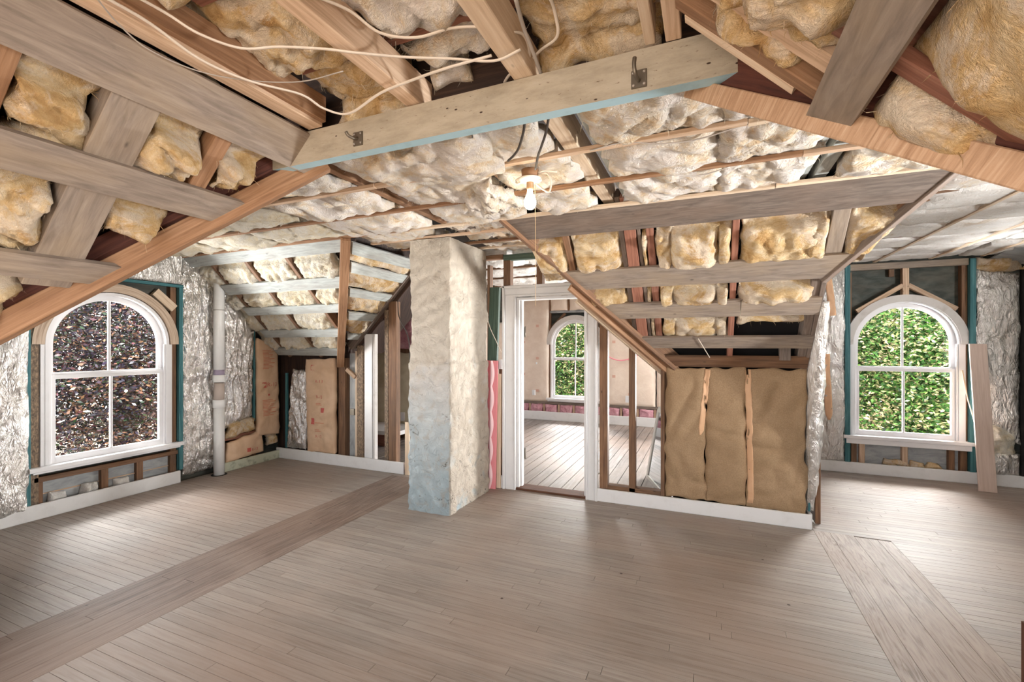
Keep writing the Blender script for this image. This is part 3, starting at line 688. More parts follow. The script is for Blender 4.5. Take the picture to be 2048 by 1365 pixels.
# --- near left slope
SD = thing('sloped_ceiling', (-2.3, 0.9, 1.6), 'near left slope of wide grey boards with yellow batts behind', 'ceiling', 'structure')
pd_ = lambda x, y, d=0.0: V((x, y, x + 4.29)) + NC * d
vyd = lambda x: 1.78 + (x + 1.84)
for i, (x0, x1, m) in enumerate(((-1.882, -1.747, W_GREY), (-2.165, -2.065, W_GREY), (-2.485, -2.405, W_GREY), (-2.80, -2.71, W_GREY))):
    ds = 0.014
    seg_board('strap_board', [pd_(x0, -0.8, ds), pd_(x0, vyd(x0) - 0.015, ds), pd_(x1, vyd(x1) - 0.015, ds), pd_(x1, -0.8, ds)][::-1], NC, 0.024, m, SD)
def rafterD(y0, y1, xa, xb, mat, d=-0.01, t=0.13): board('rafter', pd_(xa, (y0 + y1) / 2, d), pd_(xb, (y0 + y1) / 2, d), y1 - y0, t, NC, mat, SD)
rafterD(0.905, 1.06, -2.52, -1.80, W_GREY, -0.006, 0.10); rafterD(0.60, 0.69, -2.9, -1.75, W_ORANGE, -0.03, 0.12); rafterD(1.275, 1.345, -2.12, -1.76, W_ORANGE, -0.012, 0.11); rafterD(0.1, 0.2, -2.9, -1.75, W_ORANGE, -0.02)
slab('roof_deck', [pd_(-3.0, -1.15, -0.18), pd_(-3.0, 0.62, -0.18), pd_(-1.7, 1.92, -0.18), pd_(-1.7, -1.15, -0.18)][::-1], NC, 0.03, W_DARK, SD)
def battD(y0, y1, xa, xb, seed, b=0.07, y1b=None, y0b=None):
    sheet('insulation_batt', [pd_(xa, y1, -0.06), pd_(xa, y0, -0.06), pd_(xb, y0 if y0b is None else y0b, -0.06), pd_(xb, y1 if y1b is None else y1b, -0.06)], NC, B_YELLOW, SD, 0.012, b * 0.75, 0.05, 0.09, 0.09, seed, 0.07, (4, 9), pressed([(2.40, 2.545), (2.125, 2.23), (1.805, 1.89)], 0.01), fine=0.035)
battD(0.70, 0.89, -2.05, -1.78, 11.2, 0.05); battD(0.70, 0.90, -2.44, -2.06, 12.7, 0.06); battD(0.20, 0.60, -2.9, -1.76, 13.1); battD(0.70, 0.90, -2.9, -2.46, 14.4, 0.05)
battD(1.07, 1.27, -2.08, -1.76, 15.5, 0.06); battD(1.07, 1.22, -2.30, -2.09, 16.3, 0.06, y1b=1.36); battD(-0.6, 0.1, -2.9, -1.76, 17.0)
battD(1.35, 1.46, -2.05, -1.80, 18.1, 0.02, y1b=1.62)
valley((-2.98, 0.64, 1.31), (-1.82, 1.80, 2.47), 0.06, 0.20, W_ORANGE, SD, lift=0.035, face=0.10, toward=(1, -1, 0))
slab('bay_deck', [V((-1.8, 1.88, 2.55)), V((-5.45, 1.88, 2.55)), V((-5.45, 0.70, 1.37)), V((-2.98, 0.70, 1.37))], V((0, 1, -1)), 0.03, W_DARK, SD)
kw = thing('wall_kneeleft', (-2.98, 0, 0), 'knee wall under the near left slope outside the picture', 'wall', 'structure')
box('sheathing_panel', (-3.02, -1.2, 0), (-2.98, 0.66, 1.32), W_BROWN, kw); box('sheathing_panel', (-5.45, 0.62, 0), (-3.0, 0.66, 1.38), W_BROWN, kw)

# --- near right slope
SE = thing('sloped_ceiling', (0.4, 1.1, 1.9), 'near right slope with a single grey board and hanging yellow batts', 'ceiling', 'structure')
NE = V((-1, 0, -1)) * R2
pe = lambda x, y, d=0.0: V((x, y, 2.414 - x)) + NE * d
vye = lambda x: 1.76 - (x + 0.036)
seg_board('strap_board', [pe(0.257, -0.8, 0.014), pe(0.337, -0.8, 0.014), pe(0.337, vye(0.337) - 0.02, 0.014), pe(0.257, vye(0.257) - 0.02, 0.014)][::-1], NE, 0.024, W_GREY, SE)
seg_board('strap_board', [pe(0.62, -0.8, 0.014), pe(0.72, -0.8, 0.014), pe(0.72, vye(0.72) - 0.02, 0.014), pe(0.62, vye(0.62) - 0.02, 0.014)][::-1], NE, 0.024, W_GREY, SE)
def rafterE(y0, y1, xa, xb, mat, d=-0.012, t=0.12): board('rafter', pe(xa, (y0 + y1) / 2, d), pe(xb, (y0 + y1) / 2, d), y1 - y0, t, NE, mat, SE)
rafterE(1.335, 1.385, -0.08, 0.30, W_ORANGE, 0.0); rafterE(1.23, 1.30, -0.08, 0.26, W_TAN, -0.02); rafterE(1.45, 1.49, -0.08, 0.20, W_PALE, -0.03)
rafterE(1.135, 1.185, 0.15, 1.1, W_RED, -0.03); rafterE(0.62, 0.67, -0.1, 1.1, W_RED, -0.02)
slab('roof_deck', [pe(-0.15, -1.15, -0.18), pe(1.12, -1.15, -0.18), pe(1.12, 0.60, -0.18), pe(-0.15, 1.9, -0.18)], NE, 0.03, W_DARK, SE)
def battE(y0, y1, xa, xb, seed, b=0.06, y1b=None):
    sheet('insulation_batt', [pe(xa, y0, -0.05), pe(xb, y0, -0.05), pe(xb, y1 if y1b is None else y1b, -0.05), pe(xa, y1, -0.05)][::-1], NE, B_YELLOW, SE, 0.012, b * 0.8, 0.05, 0.08, 0.09, seed, 0.07, (3, 8), pressed([(2.0, 2.19)], 0.004), fine=0.03)
sheet('insulation_batt', [pe(0.34, 0.68, -0.06), pe(1.0, 0.68, -0.06), pe(1.0, 1.13, -0.06), pe(0.34, 1.13, -0.06)][::-1], NE, B_YELLOW, SE, 0.015, 0.08, 0.03, 0.02, 0.1, 21.3, 0.01, (3, 6), fine=0.008); battE(0.72, 1.20, -0.06, 0.25, 22.8, 0.06); sheet('insulation_batt', [pe(0.34, 1.19, -0.05), pe(0.55, 1.19, -0.05), pe(0.53, 1.20, -0.05), pe(0.34, 1.36, -0.05)][::-1], NE, B_YELLOW, SE, 0.012, 0.05, 0.02, 0.02, 0.1, 23.6, 0.01, (4, 8), fine=0.01); battE(0.1, 0.61, -0.05, 1.0, 24.1)
battE(1.30, 1.33, 0.0, 0.2, 25.9, 0.01); battE(1.18, 1.225, 0.03, 0.25, 26.9, 0.02)
valley((1.05, 0.675, 1.365), (-0.04, 1.765, 2.455), 0.06, 0.20, W_SAWN, SE, lift=0.035, face=0.062, toward=(-1, -1, 0))
slab('bay_deck', [V((-0.05, 1.88, 2.55)), V((1.12, 0.72, 1.38)), V((4.2, 0.72, 1.38)), V((4.2, 1.88, 2.55))], V((0, 1, -1)), 0.03, W_DARK, SE)
kw = thing('wall_kneeright', (1.1, 0, 0), 'knee wall under the near right slope outside the picture', 'wall', 'structure')
box('sheathing_panel', (1.10, -1.2, 0), (1.14, 0.68, 1.32), W_BROWN, kw); box('sheathing_panel', (1.12, 0.66, 0), (4.2, 0.70, 1.38), W_BROWN, kw)

# ------------------------------------------------------------------ flat ceiling
CE = thing('ceiling', (-1, 3, 2.5), 'open flat attic ceiling of joists, thin furring strips and sagging insulation', 'ceiling', 'structure')
DOWN = V((0, 0, -1))
box('roof_deck', (-5.6, -1.1, 2.96), (4.3, 9.0, 3.0), W_DARK, CE)
for yf, xa, xb in ((2.25, -5.38, 3.6), (2.725, -5.38, 3.6), (3.22, -5.38, 3.6)):
    xs = [xa, random.uniform(-2.6, -1.8), random.uniform(0.0, 0.8), xb]
    for a, b in zip(xs, xs[1:]):
        board('furring_strip', (a, yf + random.uniform(-0.01, 0.01), 2.50), (b - 0.004, yf + random.uniform(-0.01, 0.01), 2.50), 0.036, 0.024, DOWN, random.choice((W_TAN, W_ORANGE, W_PALE)), CE, jit=0.003)
def joist(x, wd_, y0, y1, mat, z=2.545, h=0.13): board('joist', (x, y0, z), (x, y1, z), wd_, h, DOWN, mat, CE)
joist(-1.155, 0.07, -0.6, 3.3, W_TAN, 2.56); joist(-0.645, 0.08, -0.6, 3.4, W_PALE, 2.555); joist(-0.52, 0.035, 1.76, 3.4, W_BLUE, 2.57); joist(-0.175, 0.035, -0.5, 1.62, W_PALE, 2.56); joist(-0.10, 0.05, -0.5, 1.62, W_TAN, 2.555)
joist(-2.03, 0.05, 1.8, 3.3, W_ORANGE, 2.55); joist(-1.915, 0.05, 1.8, 3.3, W_TAN, 2.56); joist(0.63, 0.07, 1.3, 3.4, W_BLUE, 2.545); joist(0.55, 0.03, 1.8, 3.4, W_BLUE, 2.56)
joist(-2.95, 0.05, 1.8, 3.3, W_TAN); joist(-3.75, 0.05, 1.8, 3.3, W_TAN); joist(-4.55, 0.05, 1.8, 3.3, W_TAN); joist(1.27, 0.04, 1.8, 3.4, W_RED)
joist(-1.705, 0.085, -0.5, 1.62, W_TAN, 2.557, 0.04); joist(-1.665, 0.05, -0.5, 1.62, W_ORANGE, 2.575, 0.12)
# ragged pale batts lying on the strips
bays = [(-5.36, -4.58, B_PALE), (-4.52, -3.78, B_PALE), (-3.72, -2.98, B_PALE), (-2.92, -2.07, B_WHITE), (-1.88, -1.2, B_WHITE), (-1.11, -0.70, B_WHITE), (-0.49, 0.09, B_WHITE), (0.05, 0.54, B_WHITE), (0.68, 1.24, B_WHITE)]
for i, (x0, x1, m) in enumerate(bays):
    for j, (y0, y1) in enumerate(((1.80, 2.23), (2.27, 2.70), (2.75, 3.20))):
        if j == 0 and x0 < -3.0: y0 = 1.9
        if j == 0 and (-1.2 < x0 < -0.6): y0 = 1.9
        s_ = i * 5.3 + j * 11.9; rx = random.uniform(0.0, 0.03)
        sheet('insulation_batt', [(x1 - (rx if j == 1 else 0), y0, 2.535), (x0, y0, 2.535), (x0, y1, 2.535), (x1 - rx, y1, 2.535)][::-1], DOWN, m, CE, 0.022, 0.015 + 0.02 * random.random(), 0.04, 0.05, 0.08, s_, 0.06, (3, 7), lambda p, h: min(h, -0.01) if math.hypot(p.x + 0.918, p.y - 2.414) < 0.2 else min(h, 0.026) if any(abs(p.y - q) < 0.03 for q in (2.25, 2.725, 3.22)) else min(h, 0.075), fine=0.016)
# torn tuft hanging near the lamp
sheet('insulation_tuft', [(-1.45, 2.55, 2.50), (-1.20, 2.45, 2.49), (-1.12, 2.80, 2.47), (-1.48, 2.85, 2.49)], DOWN, B_WHITE, CE, 0.015, 0.03, 0.05, 0.07, 0.06, 77.1, 0.06, (7, 14), fine=0.03)
sheet('insulation_tuft', [(-1.75, 1.85, 2.50), (-0.98, 1.80, 2.47), (-1.0, 2.18, 2.45), (-1.7, 2.2, 2.5)], DOWN, B_WHITE, CE, 0.016, 0.03, 0.04, 0.05, 0.06, 79.4, 0.08, (4, 8), fine=0.02)
# near part above the painted beam
for (y0, h) in ((1.455, 0.04), (1.02, 0.04)): board('cross_rafter', (-1.62, y0, 2.71), (0.1, y0 + 0.02, 2.73), h, 0.14, DOWN, W_RED, CE)
for i, (x0, x1, y0, y1, b, m) in enumerate(((-1.86, -1.20, 1.06, 1.43, 0.07, B_YELLOW), (-1.14, -0.69, 1.06, 1.43, 0.06, B_WHITE), (-0.61, -0.2, 1.08, 1.46, 0.07, B_WHITE), (-1.62, -1.20, 1.48, 1.69, 0.06, B_YELLOW), (-1.11, -0.70, 1.48, 1.60, 0.05, B_WHITE),
                                      (-0.60, -0.1, 1.48, 1.69, 0.05, B_YELLOW), (-1.86, -1.2, 0.6, 1.0, 0.07, B_YELLOW), (-1.12, -0.69, 0.6, 1.0, 0.07, B_WHITE), (-0.6, -0.2, 0.6, 1.0, 0.07, B_YELLOW), (-1.8, -0.1, -1.05, 0.55, 0.05, B_YELLOW))):
    sheet('insulation_batt', [(x0, y0, 2.74), (x1, y0, 2.74), (x1, y1, 2.74), (x0, y1, 2.74)][::-1], DOWN, m, CE, 0.014, b * 0.8, 0.045, 0.07, 0.1, 50 + i * 3.3, 0.06, (3, 7), fine=0.03)
box('header_board', (-1.9, 1.72, 2.60), (0.0, 1.75, 2.95), W_DARK, CE)
for i, (x0, x1, z0, z1) in enumerate(((-1.62, -1.20, 2.57, 2.75), (-0.60, -0.13, 2.60, 2.76), (-1.11, -0.92, 2.66, 2.80))):
    sheet('insulation_batt', [(x0, 1.71, z0), (x1, 1.71, z0), (x1, 1.71, z1), (x0, 1.71, z1)], (0, -1, 0), B_YELLOW if i != 2 else B_WHITE, CE, 0.014, 0.03, 0.04, 0.05, 0.06, 71 + i * 4, 0.04, (4, 8), fine=0.02)
# right alcove
for i, y0 in enumerate((1.95, 2.30, 2.77, 3.27, 3.78, 4.28, 4.78, 5.30, 5.80, 6.25)):
    y1 = (2.22, 2.70, 3.19, 3.74, 4.24, 4.74, 5.26, 5.76, 6.22, 6.62)[i]
    for j, (x0, x1) in enumerate(((1.30, 2.55), (2.6, 4.1))):
        sheet('insulation_batt', [(x0, y0, 2.535), (x1, y0, 2.535), (x1, y1, 2.535), (x0, y1, 2.535)][::-1], DOWN, B_BRIGHT if y0 > 3.5 else B_WHITE, CE, 0.03, 0.02, 0.03, 0.03, 0.08, 90 + i * 2.7 + j * 17, 0.04, (2.5, 7), lambda p, h: min(h, 0.03), fine=0.015)
for xf in (1.82, 2.34, 2.78, 3.3): board('furring_strip', (xf, 3.3, 2.498), (xf, 6.6, 2.498), 0.035, 0.022, DOWN, W_PALE, CE, jit=0.003)
for yf in (3.82, 4.0, 5.25): board('furring_strip', (1.3, yf, 2.52), (4.1, yf, 2.52), 0.035, 0.03, DOWN, W_BROWN, CE, jit=0.003)
slab('cheek_deck', [V((0.80, 6.7, 2.02)), V((0.80, 3.9, 2.02)), V((1.32, 3.30, 2.55)), V((1.32, 6.7, 2.55))], V((1, 0, -1)), 0.03, W_DARK, CE)
board('grey_slope_board', (2.86, 6.4, 2.50), (3.9, 6.4, 2.15), 0.5, 0.02, (-0.3, -0.2, -1), W_BLUEGREY, CE)
# hall in front of and behind the partition
for i, (x0, x1, y0, y1) in enumerate(((-3.0, -2.3, 3.3, 3.9), (-2.9, -2.56, 3.92, 4.42), (-2.05, -1.5, 3.3, 3.85), (-2.05, -1.5, 3.9, 4.4))):
    sheet('insulation_batt', [(x0, y0, 2.56), (x1, y0, 2.56), (x1, y1, 2.56), (x0, y1, 2.56)][::-1], DOWN, B_WHITE, CE, 0.025, 0.02, 0.03, 0.05, 0.08, 130 + i * 4.1, 0.05, (4, 9), lambda p, h: min(h, 0.05), fine=0.02)
for yf, x0, x1, m in ((3.55, -3.0, -1.4, W_TAN), (3.9, -2.9, -1.5, W_BROWN), (4.15, -2.9, -1.55, W_PALE)): board('furring_strip', (x0, yf, 2.505), (x1, yf, 2.505), 0.04, 0.022, DOWN, m, CE)
for xf, m in ((-1.98, W_GREY), (-1.85, W_GREYD), (-1.72, W_PALE), (-2.75, W_BROWN)): board('furring_strip', (xf, 3.4, 2.53), (xf, 4.4, 2.53), 0.06, 0.022, DOWN, m, CE)
for i, (y0, y1) in enumerate(((4.55, 5.3), (5.35, 6.1), (6.15, 6.95), (7.0, 7.85), (7.9, 8.8))):
    for j, (x0, x1) in enumerate(((-3.3, -2.0), (-1.95, -0.6))):
        sheet('insulation_batt', [(x0, y0, 2.54), (x1, y0, 2.54), (x1, y1, 2.54), (x0, y1, 2.54)][::-1], DOWN, B_BRIGHT, CE, 0.04, 0.02, 0.05, 0.05, 0.08, 160 + i * 4.1 + j * 9, 0.05, (3, 7), fine=0.02)
    board('furring_strip', (-3.3, y1 + 0.02, 2.50), (-0.6, y1 + 0.02, 2.50), 0.04, 0.022, DOWN, W_BROWN, CE)
slab('hall_slope', [V((-0.28, 4.55, 1.30)), V((-0.28, 6.6, 1.30)), V((-1.49, 6.6, 2.52)), V((-1.49, 4.55, 2.52))][::-1], V((-1, 0, -1)), 0.03, W_DARK, CE)

# ------------------------------------------------------------------ door partition
WB = thing('wall_back', (-1.5, 4.5, 0), 'bare stud partition with the white door frame', 'wall', 'structure')
def stud(x0, x1, z0, z1, mat, y=4.45, dep=0.085, nm='stud'): return box(nm, (x0, y, z0), (x1, y + dep, z1), mat, WB)
stud(-0.965, -0.885, 0.03, 1.96, W_BROWN, 4.455); stud(-0.682, -0.622, 0.03, 1.62, W_BROWN, 4.46); stud(-0.388, -0.352, 0.03, 1.36, W_BROWN, 4.44, 0.10)
stud(-0.36, -0.30, 0.03, 1.33, W_BROWN, 4.5)
box('bottom_plate', (-0.885, 4.46, 0.02), (-0.36, 4.55, 0.155), W_BROWN, WB)
stud(-4.315, -4.205, 0.05, 1.36, W_BROWN, 4.47); stud(-4.176, -4.075, 0.05, 1.42, W_BLUEGREY, 4.52, 0.06); stud(-4.07, -4.04, 0.05, 1.45, W_PALE, 4.50, 0.05)
stud(-4.005, -3.91, 0.05, 1.52, W_MOULD, 4.46); stud(-3.895, -3.775, 0.05, 1.66, P_WHITE, 4.47, 0.04); stud(-3.77, -3.745, 0.05, 1.66, P_GREYW, 4.48, 0.06)
stud(-3.58, -3.525, 0.05, 1.95, W_MOULD, 4.46, 0.10); stud(-3.52, -3.41, 0.05, 2.05, W_BROWN, 4.46); stud(-3.26, -3.205, 0.0, 0.62, W_PALE, 4.43, 0.03, 'shim_board')
board('brace', (-4.18, 4.46, 1.22), (-4.05, 4.47, 1.12), 0.05, 0.04, (0, -1, 0), W_TAN, WB)
box('bottom_plate', (-4.3, 4.48, 0.0), (-3.2, 4.56, 0.10), W_RED, WB)
box('outlet_box', (-4.15, 4.495, 0.64), (-4.08, 4.52, 0.72), M_METAL, WB)
stud(-1.998, -1.918, 2.15, 2.47, W_BROWN); stud(-1.622, -1.558, 2.15, 2.46, W_BROWN); box('top_plate', (-3.0, 4.44, 2.455), (-2.0, 4.52, 2.50), W_BROWN, WB); box('top_plate', (-1.99, 4.43, 2.43), (-1.45, 4.5, 2.49), W_GREEN, WB)
board('green_stud', (-2.135, 4.44, 1.2), (-2.10, 4.44, 2.15), 0.11, 0.05, (0, -1, 0), W_GREEN, WB); stud(-2.20, -2.17, 0.03, 2.4, W_BROWN, 4.47)
stud(-2.06, -2.01, 0.03, 1.34, W_BROWN, 4.47); box('block', (-2.15, 4.47, 0.33), (-2.0, 4.54, 0.40), W_RED, WB); box('block', (-2.15, 4.47, 0.10), (-2.0, 4.54, 0.24), W_RED, WB); box('block', (-2.1, 4.47, 0.86), (-2.0, 4.54, 0.92), W_RED, WB)
box('outlet_box', (-2.055, 4.43, 1.27), (-2.01, 4.46, 1.37), M_BOX, WB)

# door frame
D = thing('door_1', (-1.47, 4.44, 0), 'white moulded door frame standing open beside the chimney', 'door', 'structure')
PW = paint('door_white_paint', rgb(222, 222, 222), 0.45, 0.1)
def cas(nm, pts, par=D): pass
for nm, lo, hi in (('casing', (-1.995, 4.405, 0), (-1.965, 4.47, 2.155)), ('casing', (-1.965, 4.42, 0), (-1.865, 4.46, 2.055)), ('casing', (-1.865, 4.412, 0), (-1.845, 4.46, 2.05)),
                   ('casing', (-1.095, 4.412, 0), (-1.075, 4.46, 1.98)), ('casing', (-1.075, 4.42, 0), (-1.005, 4.46, 1.98)), ('casing', (-1.005, 4.405, 0), (-0.975, 4.47, 1.90)),
                   ('door_jamb', (-1.85, 4.46, 0), (-1.82, 4.60, 2.03)), ('door_jamb', (-1.12, 4.46, 0), (-1.09, 4.60, 2.03)), ('door_stop', (-1.825, 4.50, 0), (-1.805, 4.56, 2.02)),
                   ('head_casing', (-1.965, 4.42, 2.055), (-1.04, 4.46, 2.125)), ('head_casing', (-1.995, 4.405, 2.125), (-1.14, 4.47, 2.155)), ('head_casing', (-1.865, 4.412, 2.035), (-1.075, 4.46, 2.055)), ('head_jamb', (-1.82, 4.46, 2.005), (-1.12, 4.60, 2.03)),
                   ):
    box(nm, lo, hi, PW, D, 0.006)
box('threshold', (-1.85, 4.43, 0.0), (-1.09, 4.60, 0.022), W_BROWNBOX, D, 0.008)
for z in (0.30, 1.62):
    h = box('hinge', (-1.823, 4.565, z), (-1.812, 4.597, z + 0.10), M_METAL, D, 0.002); lathe('hinge_pin', [(0.007, 0), (0.007, 0.12)], (-1.806, 4.60, z - 0.01), M_METAL, h, 10)

box('dark_backing', (-5.5, 4.56, 0), (-4.2, 4.60, 1.5), W_DARK, WB); box('dark_backing', (-0.3, 4.75, 0), (0.84, 4.79, 1.75), M_BLACK, WB); box('dark_backing', (-0.3, 4.0, 1.95), (0.72, 4.75, 1.99), M_BLACK, WB)  # added dark backing: stops sky leaks, black panels stand in for shaded void
# baseboards
def baseb(name, lo, hi, label, mat=P_WHITE):
    t = thing(name, ((lo[0] + hi[0]) / 2, (lo[1] + hi[1]) / 2, 0), label, 'baseboard', 'structure'); o = box('board', lo, hi, mat, t, 0.006); return t
t = baseb('baseboard_back', (-0.98, 4.415, 0), (0.80, 4.44, 0.125), 'white baseboard under the brown paper knee wall')
box('return_board', (0.785, 4.44, 0), (0.81, 5.2, 0.125), P_WHITE, t, 0.005)
baseb('baseboard_corner', (-5.36, 4.42, 0), (-3.275, 4.445, 0.14), 'white baseboard in the left corner running to the chimney')
baseb('baseboard_left', (-5.385, 0.6, 0), (-5.36, 3.20, 0.135), 'white baseboard under the left arched window')
baseb('baseboard_pipe', (-5.335, 3.66, 0), (-5.30, 4.42, 0.11), 'paint-speckled baseboard between the white pipe and the corner', P_SPECK)
baseb('baseboard_right', (0.92, 6.575, 0), (4.1, 6.60, 0.13), 'white baseboard under the right arched window')
baseb('baseboard_far', (-5.4, 8.755, 0), (0.75, 8.78, 0.175), 'white baseboard at the end of the far room')
baseb('baseboard_chimney', (-2.11, 4.42, 0), (-1.998, 4.44, 0.13), 'short white baseboard between chimney and door frame')

# ------------------------------------------------------------------ left wall framing
def sl(nm, y0, y1, z0, z1, mat, x=-5.40, dep=0.08): return box(nm, (x - dep, y0, z0), (x, y1, z1), mat, wl)
sl('stud', 1.992, 2.05, 0.0, 2.3, W_MOULD); sl('stud', 2.085, 2.105, 0.45, 1.75, W_BROWN, -5.42); sl('teal_strip', 1.955, 1.99, 0.12, 1.9, W_TEAL, -5.375, 0.03)
sl('teal_strip', 3.196, 3.236, 0.14, 2.185, W_TEAL, -5.375, 0.05); sl('teal_strip', 2.2, 3.236, 2.165, 2.195, W_TEAL, -5.37, 0.05); sl('stud', 3.13, 3.19, 0.1, 2.2, W_BROWN, -5.42)
sl('apron_plate', 2.02, 3.2, 0.315, 0.36, W_BROWN, -5.40, 0.07); sl('lath_panel', 2.0, 3.2, 0.0, 0.36, W_BLUEGREY, -5.45, 0.03)
for y in (2.02, 2.50, 2.80, 3.12): sl('cripple_stud', y, y + 0.06, 0.0, 0.32, W_BROWN, -5.405, 0.06)
for y0, y1 in ((2.08, 2.5), (2.56, 2.8), (2.86, 3.12)): sl('lath_strip', y0, y1, 0.195, 0.205, W_TAN, -5.44, 0.01)
sl('gap_shade_strip', 2.055, 2.09, 0.4, 2.0, NT('dark_navy_gap_shade').out(rgb(26, 34, 48), 0.8), -5.44, 0.03)  # dark strip coloured for the shade in the gap beside the window
wt = lathe('sash_weight', [(0.004, 0.0), (0.014, 0.02), (0.014, 0.30), (0.006, 0.33), (0.003, 0.42)], (-5.425, 2.072, 1.05), M_METAL, wl, 12)
board('blocking', (-5.41, 2.98, 2.10), (-5.41, 3.17, 1.93), 0.09, 0.05, (1, 0, 0), W_PALE, wl); board('blocking', (-5.40, 2.05, 1.80), (-5.40, 2.30, 2.12), 0.06, 0.05, (1, 0, 0), W_GREY, wl)
sl('stud', 3.64, 3.68, 0.0, 2.3, W_BROWN, -5.40); sl('stud', 4.09, 4.13, 0.0, 1.8, W_BROWN, -5.37); sl('blocking', 3.68, 4.42, 0.36, 0.42, W_RED, -5.36, 0.06); sl('teal_strip', 4.075, 4.10, 0.55, 1.95, W_TEAL, -5.345, 0.03)
sheet('insulation_tuft', [(-5.37, 3.72, 0.40), (-5.37, 4.08, 0.44), (-5.37, 4.08, 0.60), (-5.37, 3.72, 0.56)], (1, 0, 0), B_YELLOW, wl, 0.02, 0.05, 0.05, 0.07, 0.05, 301, 0.05, (8, 14), fine=0.03)
sheet('insulation_tuft', [(-5.36, 4.28, 0.2), (-5.36, 4.40, 0.2), (-5.36, 4.40, 0.33), (-5.36, 4.28, 0.33)], (1, 0, 0), B_YELLOW, wl, 0.015, 0.05, 0.05, 0.05, 0.05, 303, 0.04, (9, 15), fine=0.03)
for i, y in enumerate((2.12, 2.36, 2.62)): sheet('insulation_tuft', [(-5.43, y, 0.12), (-5.43, y + 0.13, 0.12), (-5.43, y + 0.12, 0.19), (-5.43, y, 0.2)], (1, 0, 0), B_BRIGHT, wl, 0.012, 0.02, 0.03, 0.04, 0.03, 310 + i, 0.03, (9, 15))

# right wall framing
def sr(nm, x0, x1, z0, z1, mat, y=6.60, dep=0.08): return box(nm, (x0, y, z0), (x1, y + dep, z1), mat, wr)
sr('header_board', 1.59, 2.67, 2.415, 2.49, W_GREY, 6.60, 0.05); sr('stud', 2.095, 2.155, 2.11, 2.42, W_TAN, 6.62); sr('nailer', 1.98, 2.03, 2.33, 2.42, W_BROWN, 6.66, 0.04)
board('diagonal_brace', (2.10, 6.62, 2.22), (1.66, 6.62, 1.93), 0.05, 0.06, (0, -1, 0), W_TAN, wr); board('diagonal_brace', (2.15, 6.62, 2.22), (2.58, 6.62, 1.93), 0.05, 0.06, (0, -1, 0), W_TAN, wr)
sr('teal_strip', 1.532, 1.585, 0.13, 2.48, W_TEAL, 6.575, 0.06); sr('teal_strip', 2.672, 2.722, 0.13, 2.48, W_TEAL, 6.575, 0.06); sr('stud', 1.59, 1.61, 0.4, 2.4, W_BROWN, 6.63); sr('stud', 2.62, 2.67, 0.13, 2.42, W_BROWN, 6.63)
sr('lath_panel', 1.58, 2.68, 0.05, 0.40, W_BLUEGREY, 6.66, 0.03)
for x0 in (1.60, 1.68, 2.085, 2.50, 2.60): sr('cripple_stud', x0, x0 + 0.055, 0.05, 0.36, W_BROWN if x0 not in (1.68, 2.085) else W_TAN, 6.61, 0.05)
for i, x0 in enumerate((1.9, 2.0, 2.16, 2.3)): sheet('insulation_tuft', [(x0, 6.63, 0.12), (x0 + 0.15, 6.63, 0.12), (x0 + 0.13, 6.63, 0.18), (x0 + 0.02, 6.63, 0.19)], (0, -1, 0), B_YELLOW, wr, 0.014, 0.02, 0.03, 0.05, 0.03, 330 + i, 0.03, (9, 15))
sr('dark_strip', 3.088, 3.112, 0.13, 2.45, M_BLACK, 6.57, 0.04)
sheet('insulation_tuft', [(2.73, 6.62, 0.33), (3.05, 6.62, 0.33), (3.05, 6.62, 0.62), (2.76, 6.62, 0.72)], (0, -1, 0), B_PALE, wr, 0.02, 0.04, 0.05, 0.06, 0.05, 341, 0.03, (7, 14), fine=0.02)
sheet('insulation_tuft', [(2.73, 6.60, 2.36), (3.3, 6.60, 2.28), (3.3, 6.60, 2.44), (2.73, 6.60, 2.49)], (0, -1, 0), B_YELLOW, wr, 0.02, 0.04, 0.06, 0.06, 0.05, 343, 0.04, (7, 14), fine=0.02)
sr('blocking', 2.73, 3.1, 2.24, 2.36, W_BLACKGREEN, 6.63, 0.05)

# far room wall
def sf(nm, x0, x1, z0, z1, mat, y=8.80, dep=0.07): return box(nm, (x0, y, z0), (x1, y + dep, z1), mat, wf)
sf('header_board', -2.92, -1.8, 2.17, 2.215, W_BLUEGREY); sf('stud', -2.55, -2.51, 2.2, 2.5, W_BROWN); sf('stud', -2.935, -2.90, 0.4, 2.5, W_BROWN); sf('plate', -5.4, 0.7, 0.325, 0.375, W_GREYD, 8.785, 0.06)
board('diagonal_brace', (-2.60, 8.81, 2.16), (-2.88, 8.81, 1.88), 0.045, 0.05, (0, -1, 0), W_BROWN, wf); sf('stud', -1.82, -1.78, 0.4, 2.5, W_BROWN)
for i in range(10):
    x0 = -3.65 + i * 0.31; sf('cripple_stud', x0 - 0.03, x0 + 0.01, 0.1, 0.34, W_TAN)
    sheet('pink_insulation', [(x0 + 0.02, 8.80, 0.15), (x0 + 0.27, 8.80, 0.15), (x0 + 0.27, 8.80, 0.325), (x0 + 0.02, 8.80, 0.325)], (0, -1, 0), B_PINK, wf, 0.02, 0.02, 0.02, 0.03, 0.04, 400 + i * 2, 0.02, (7, 14), fine=0.01)
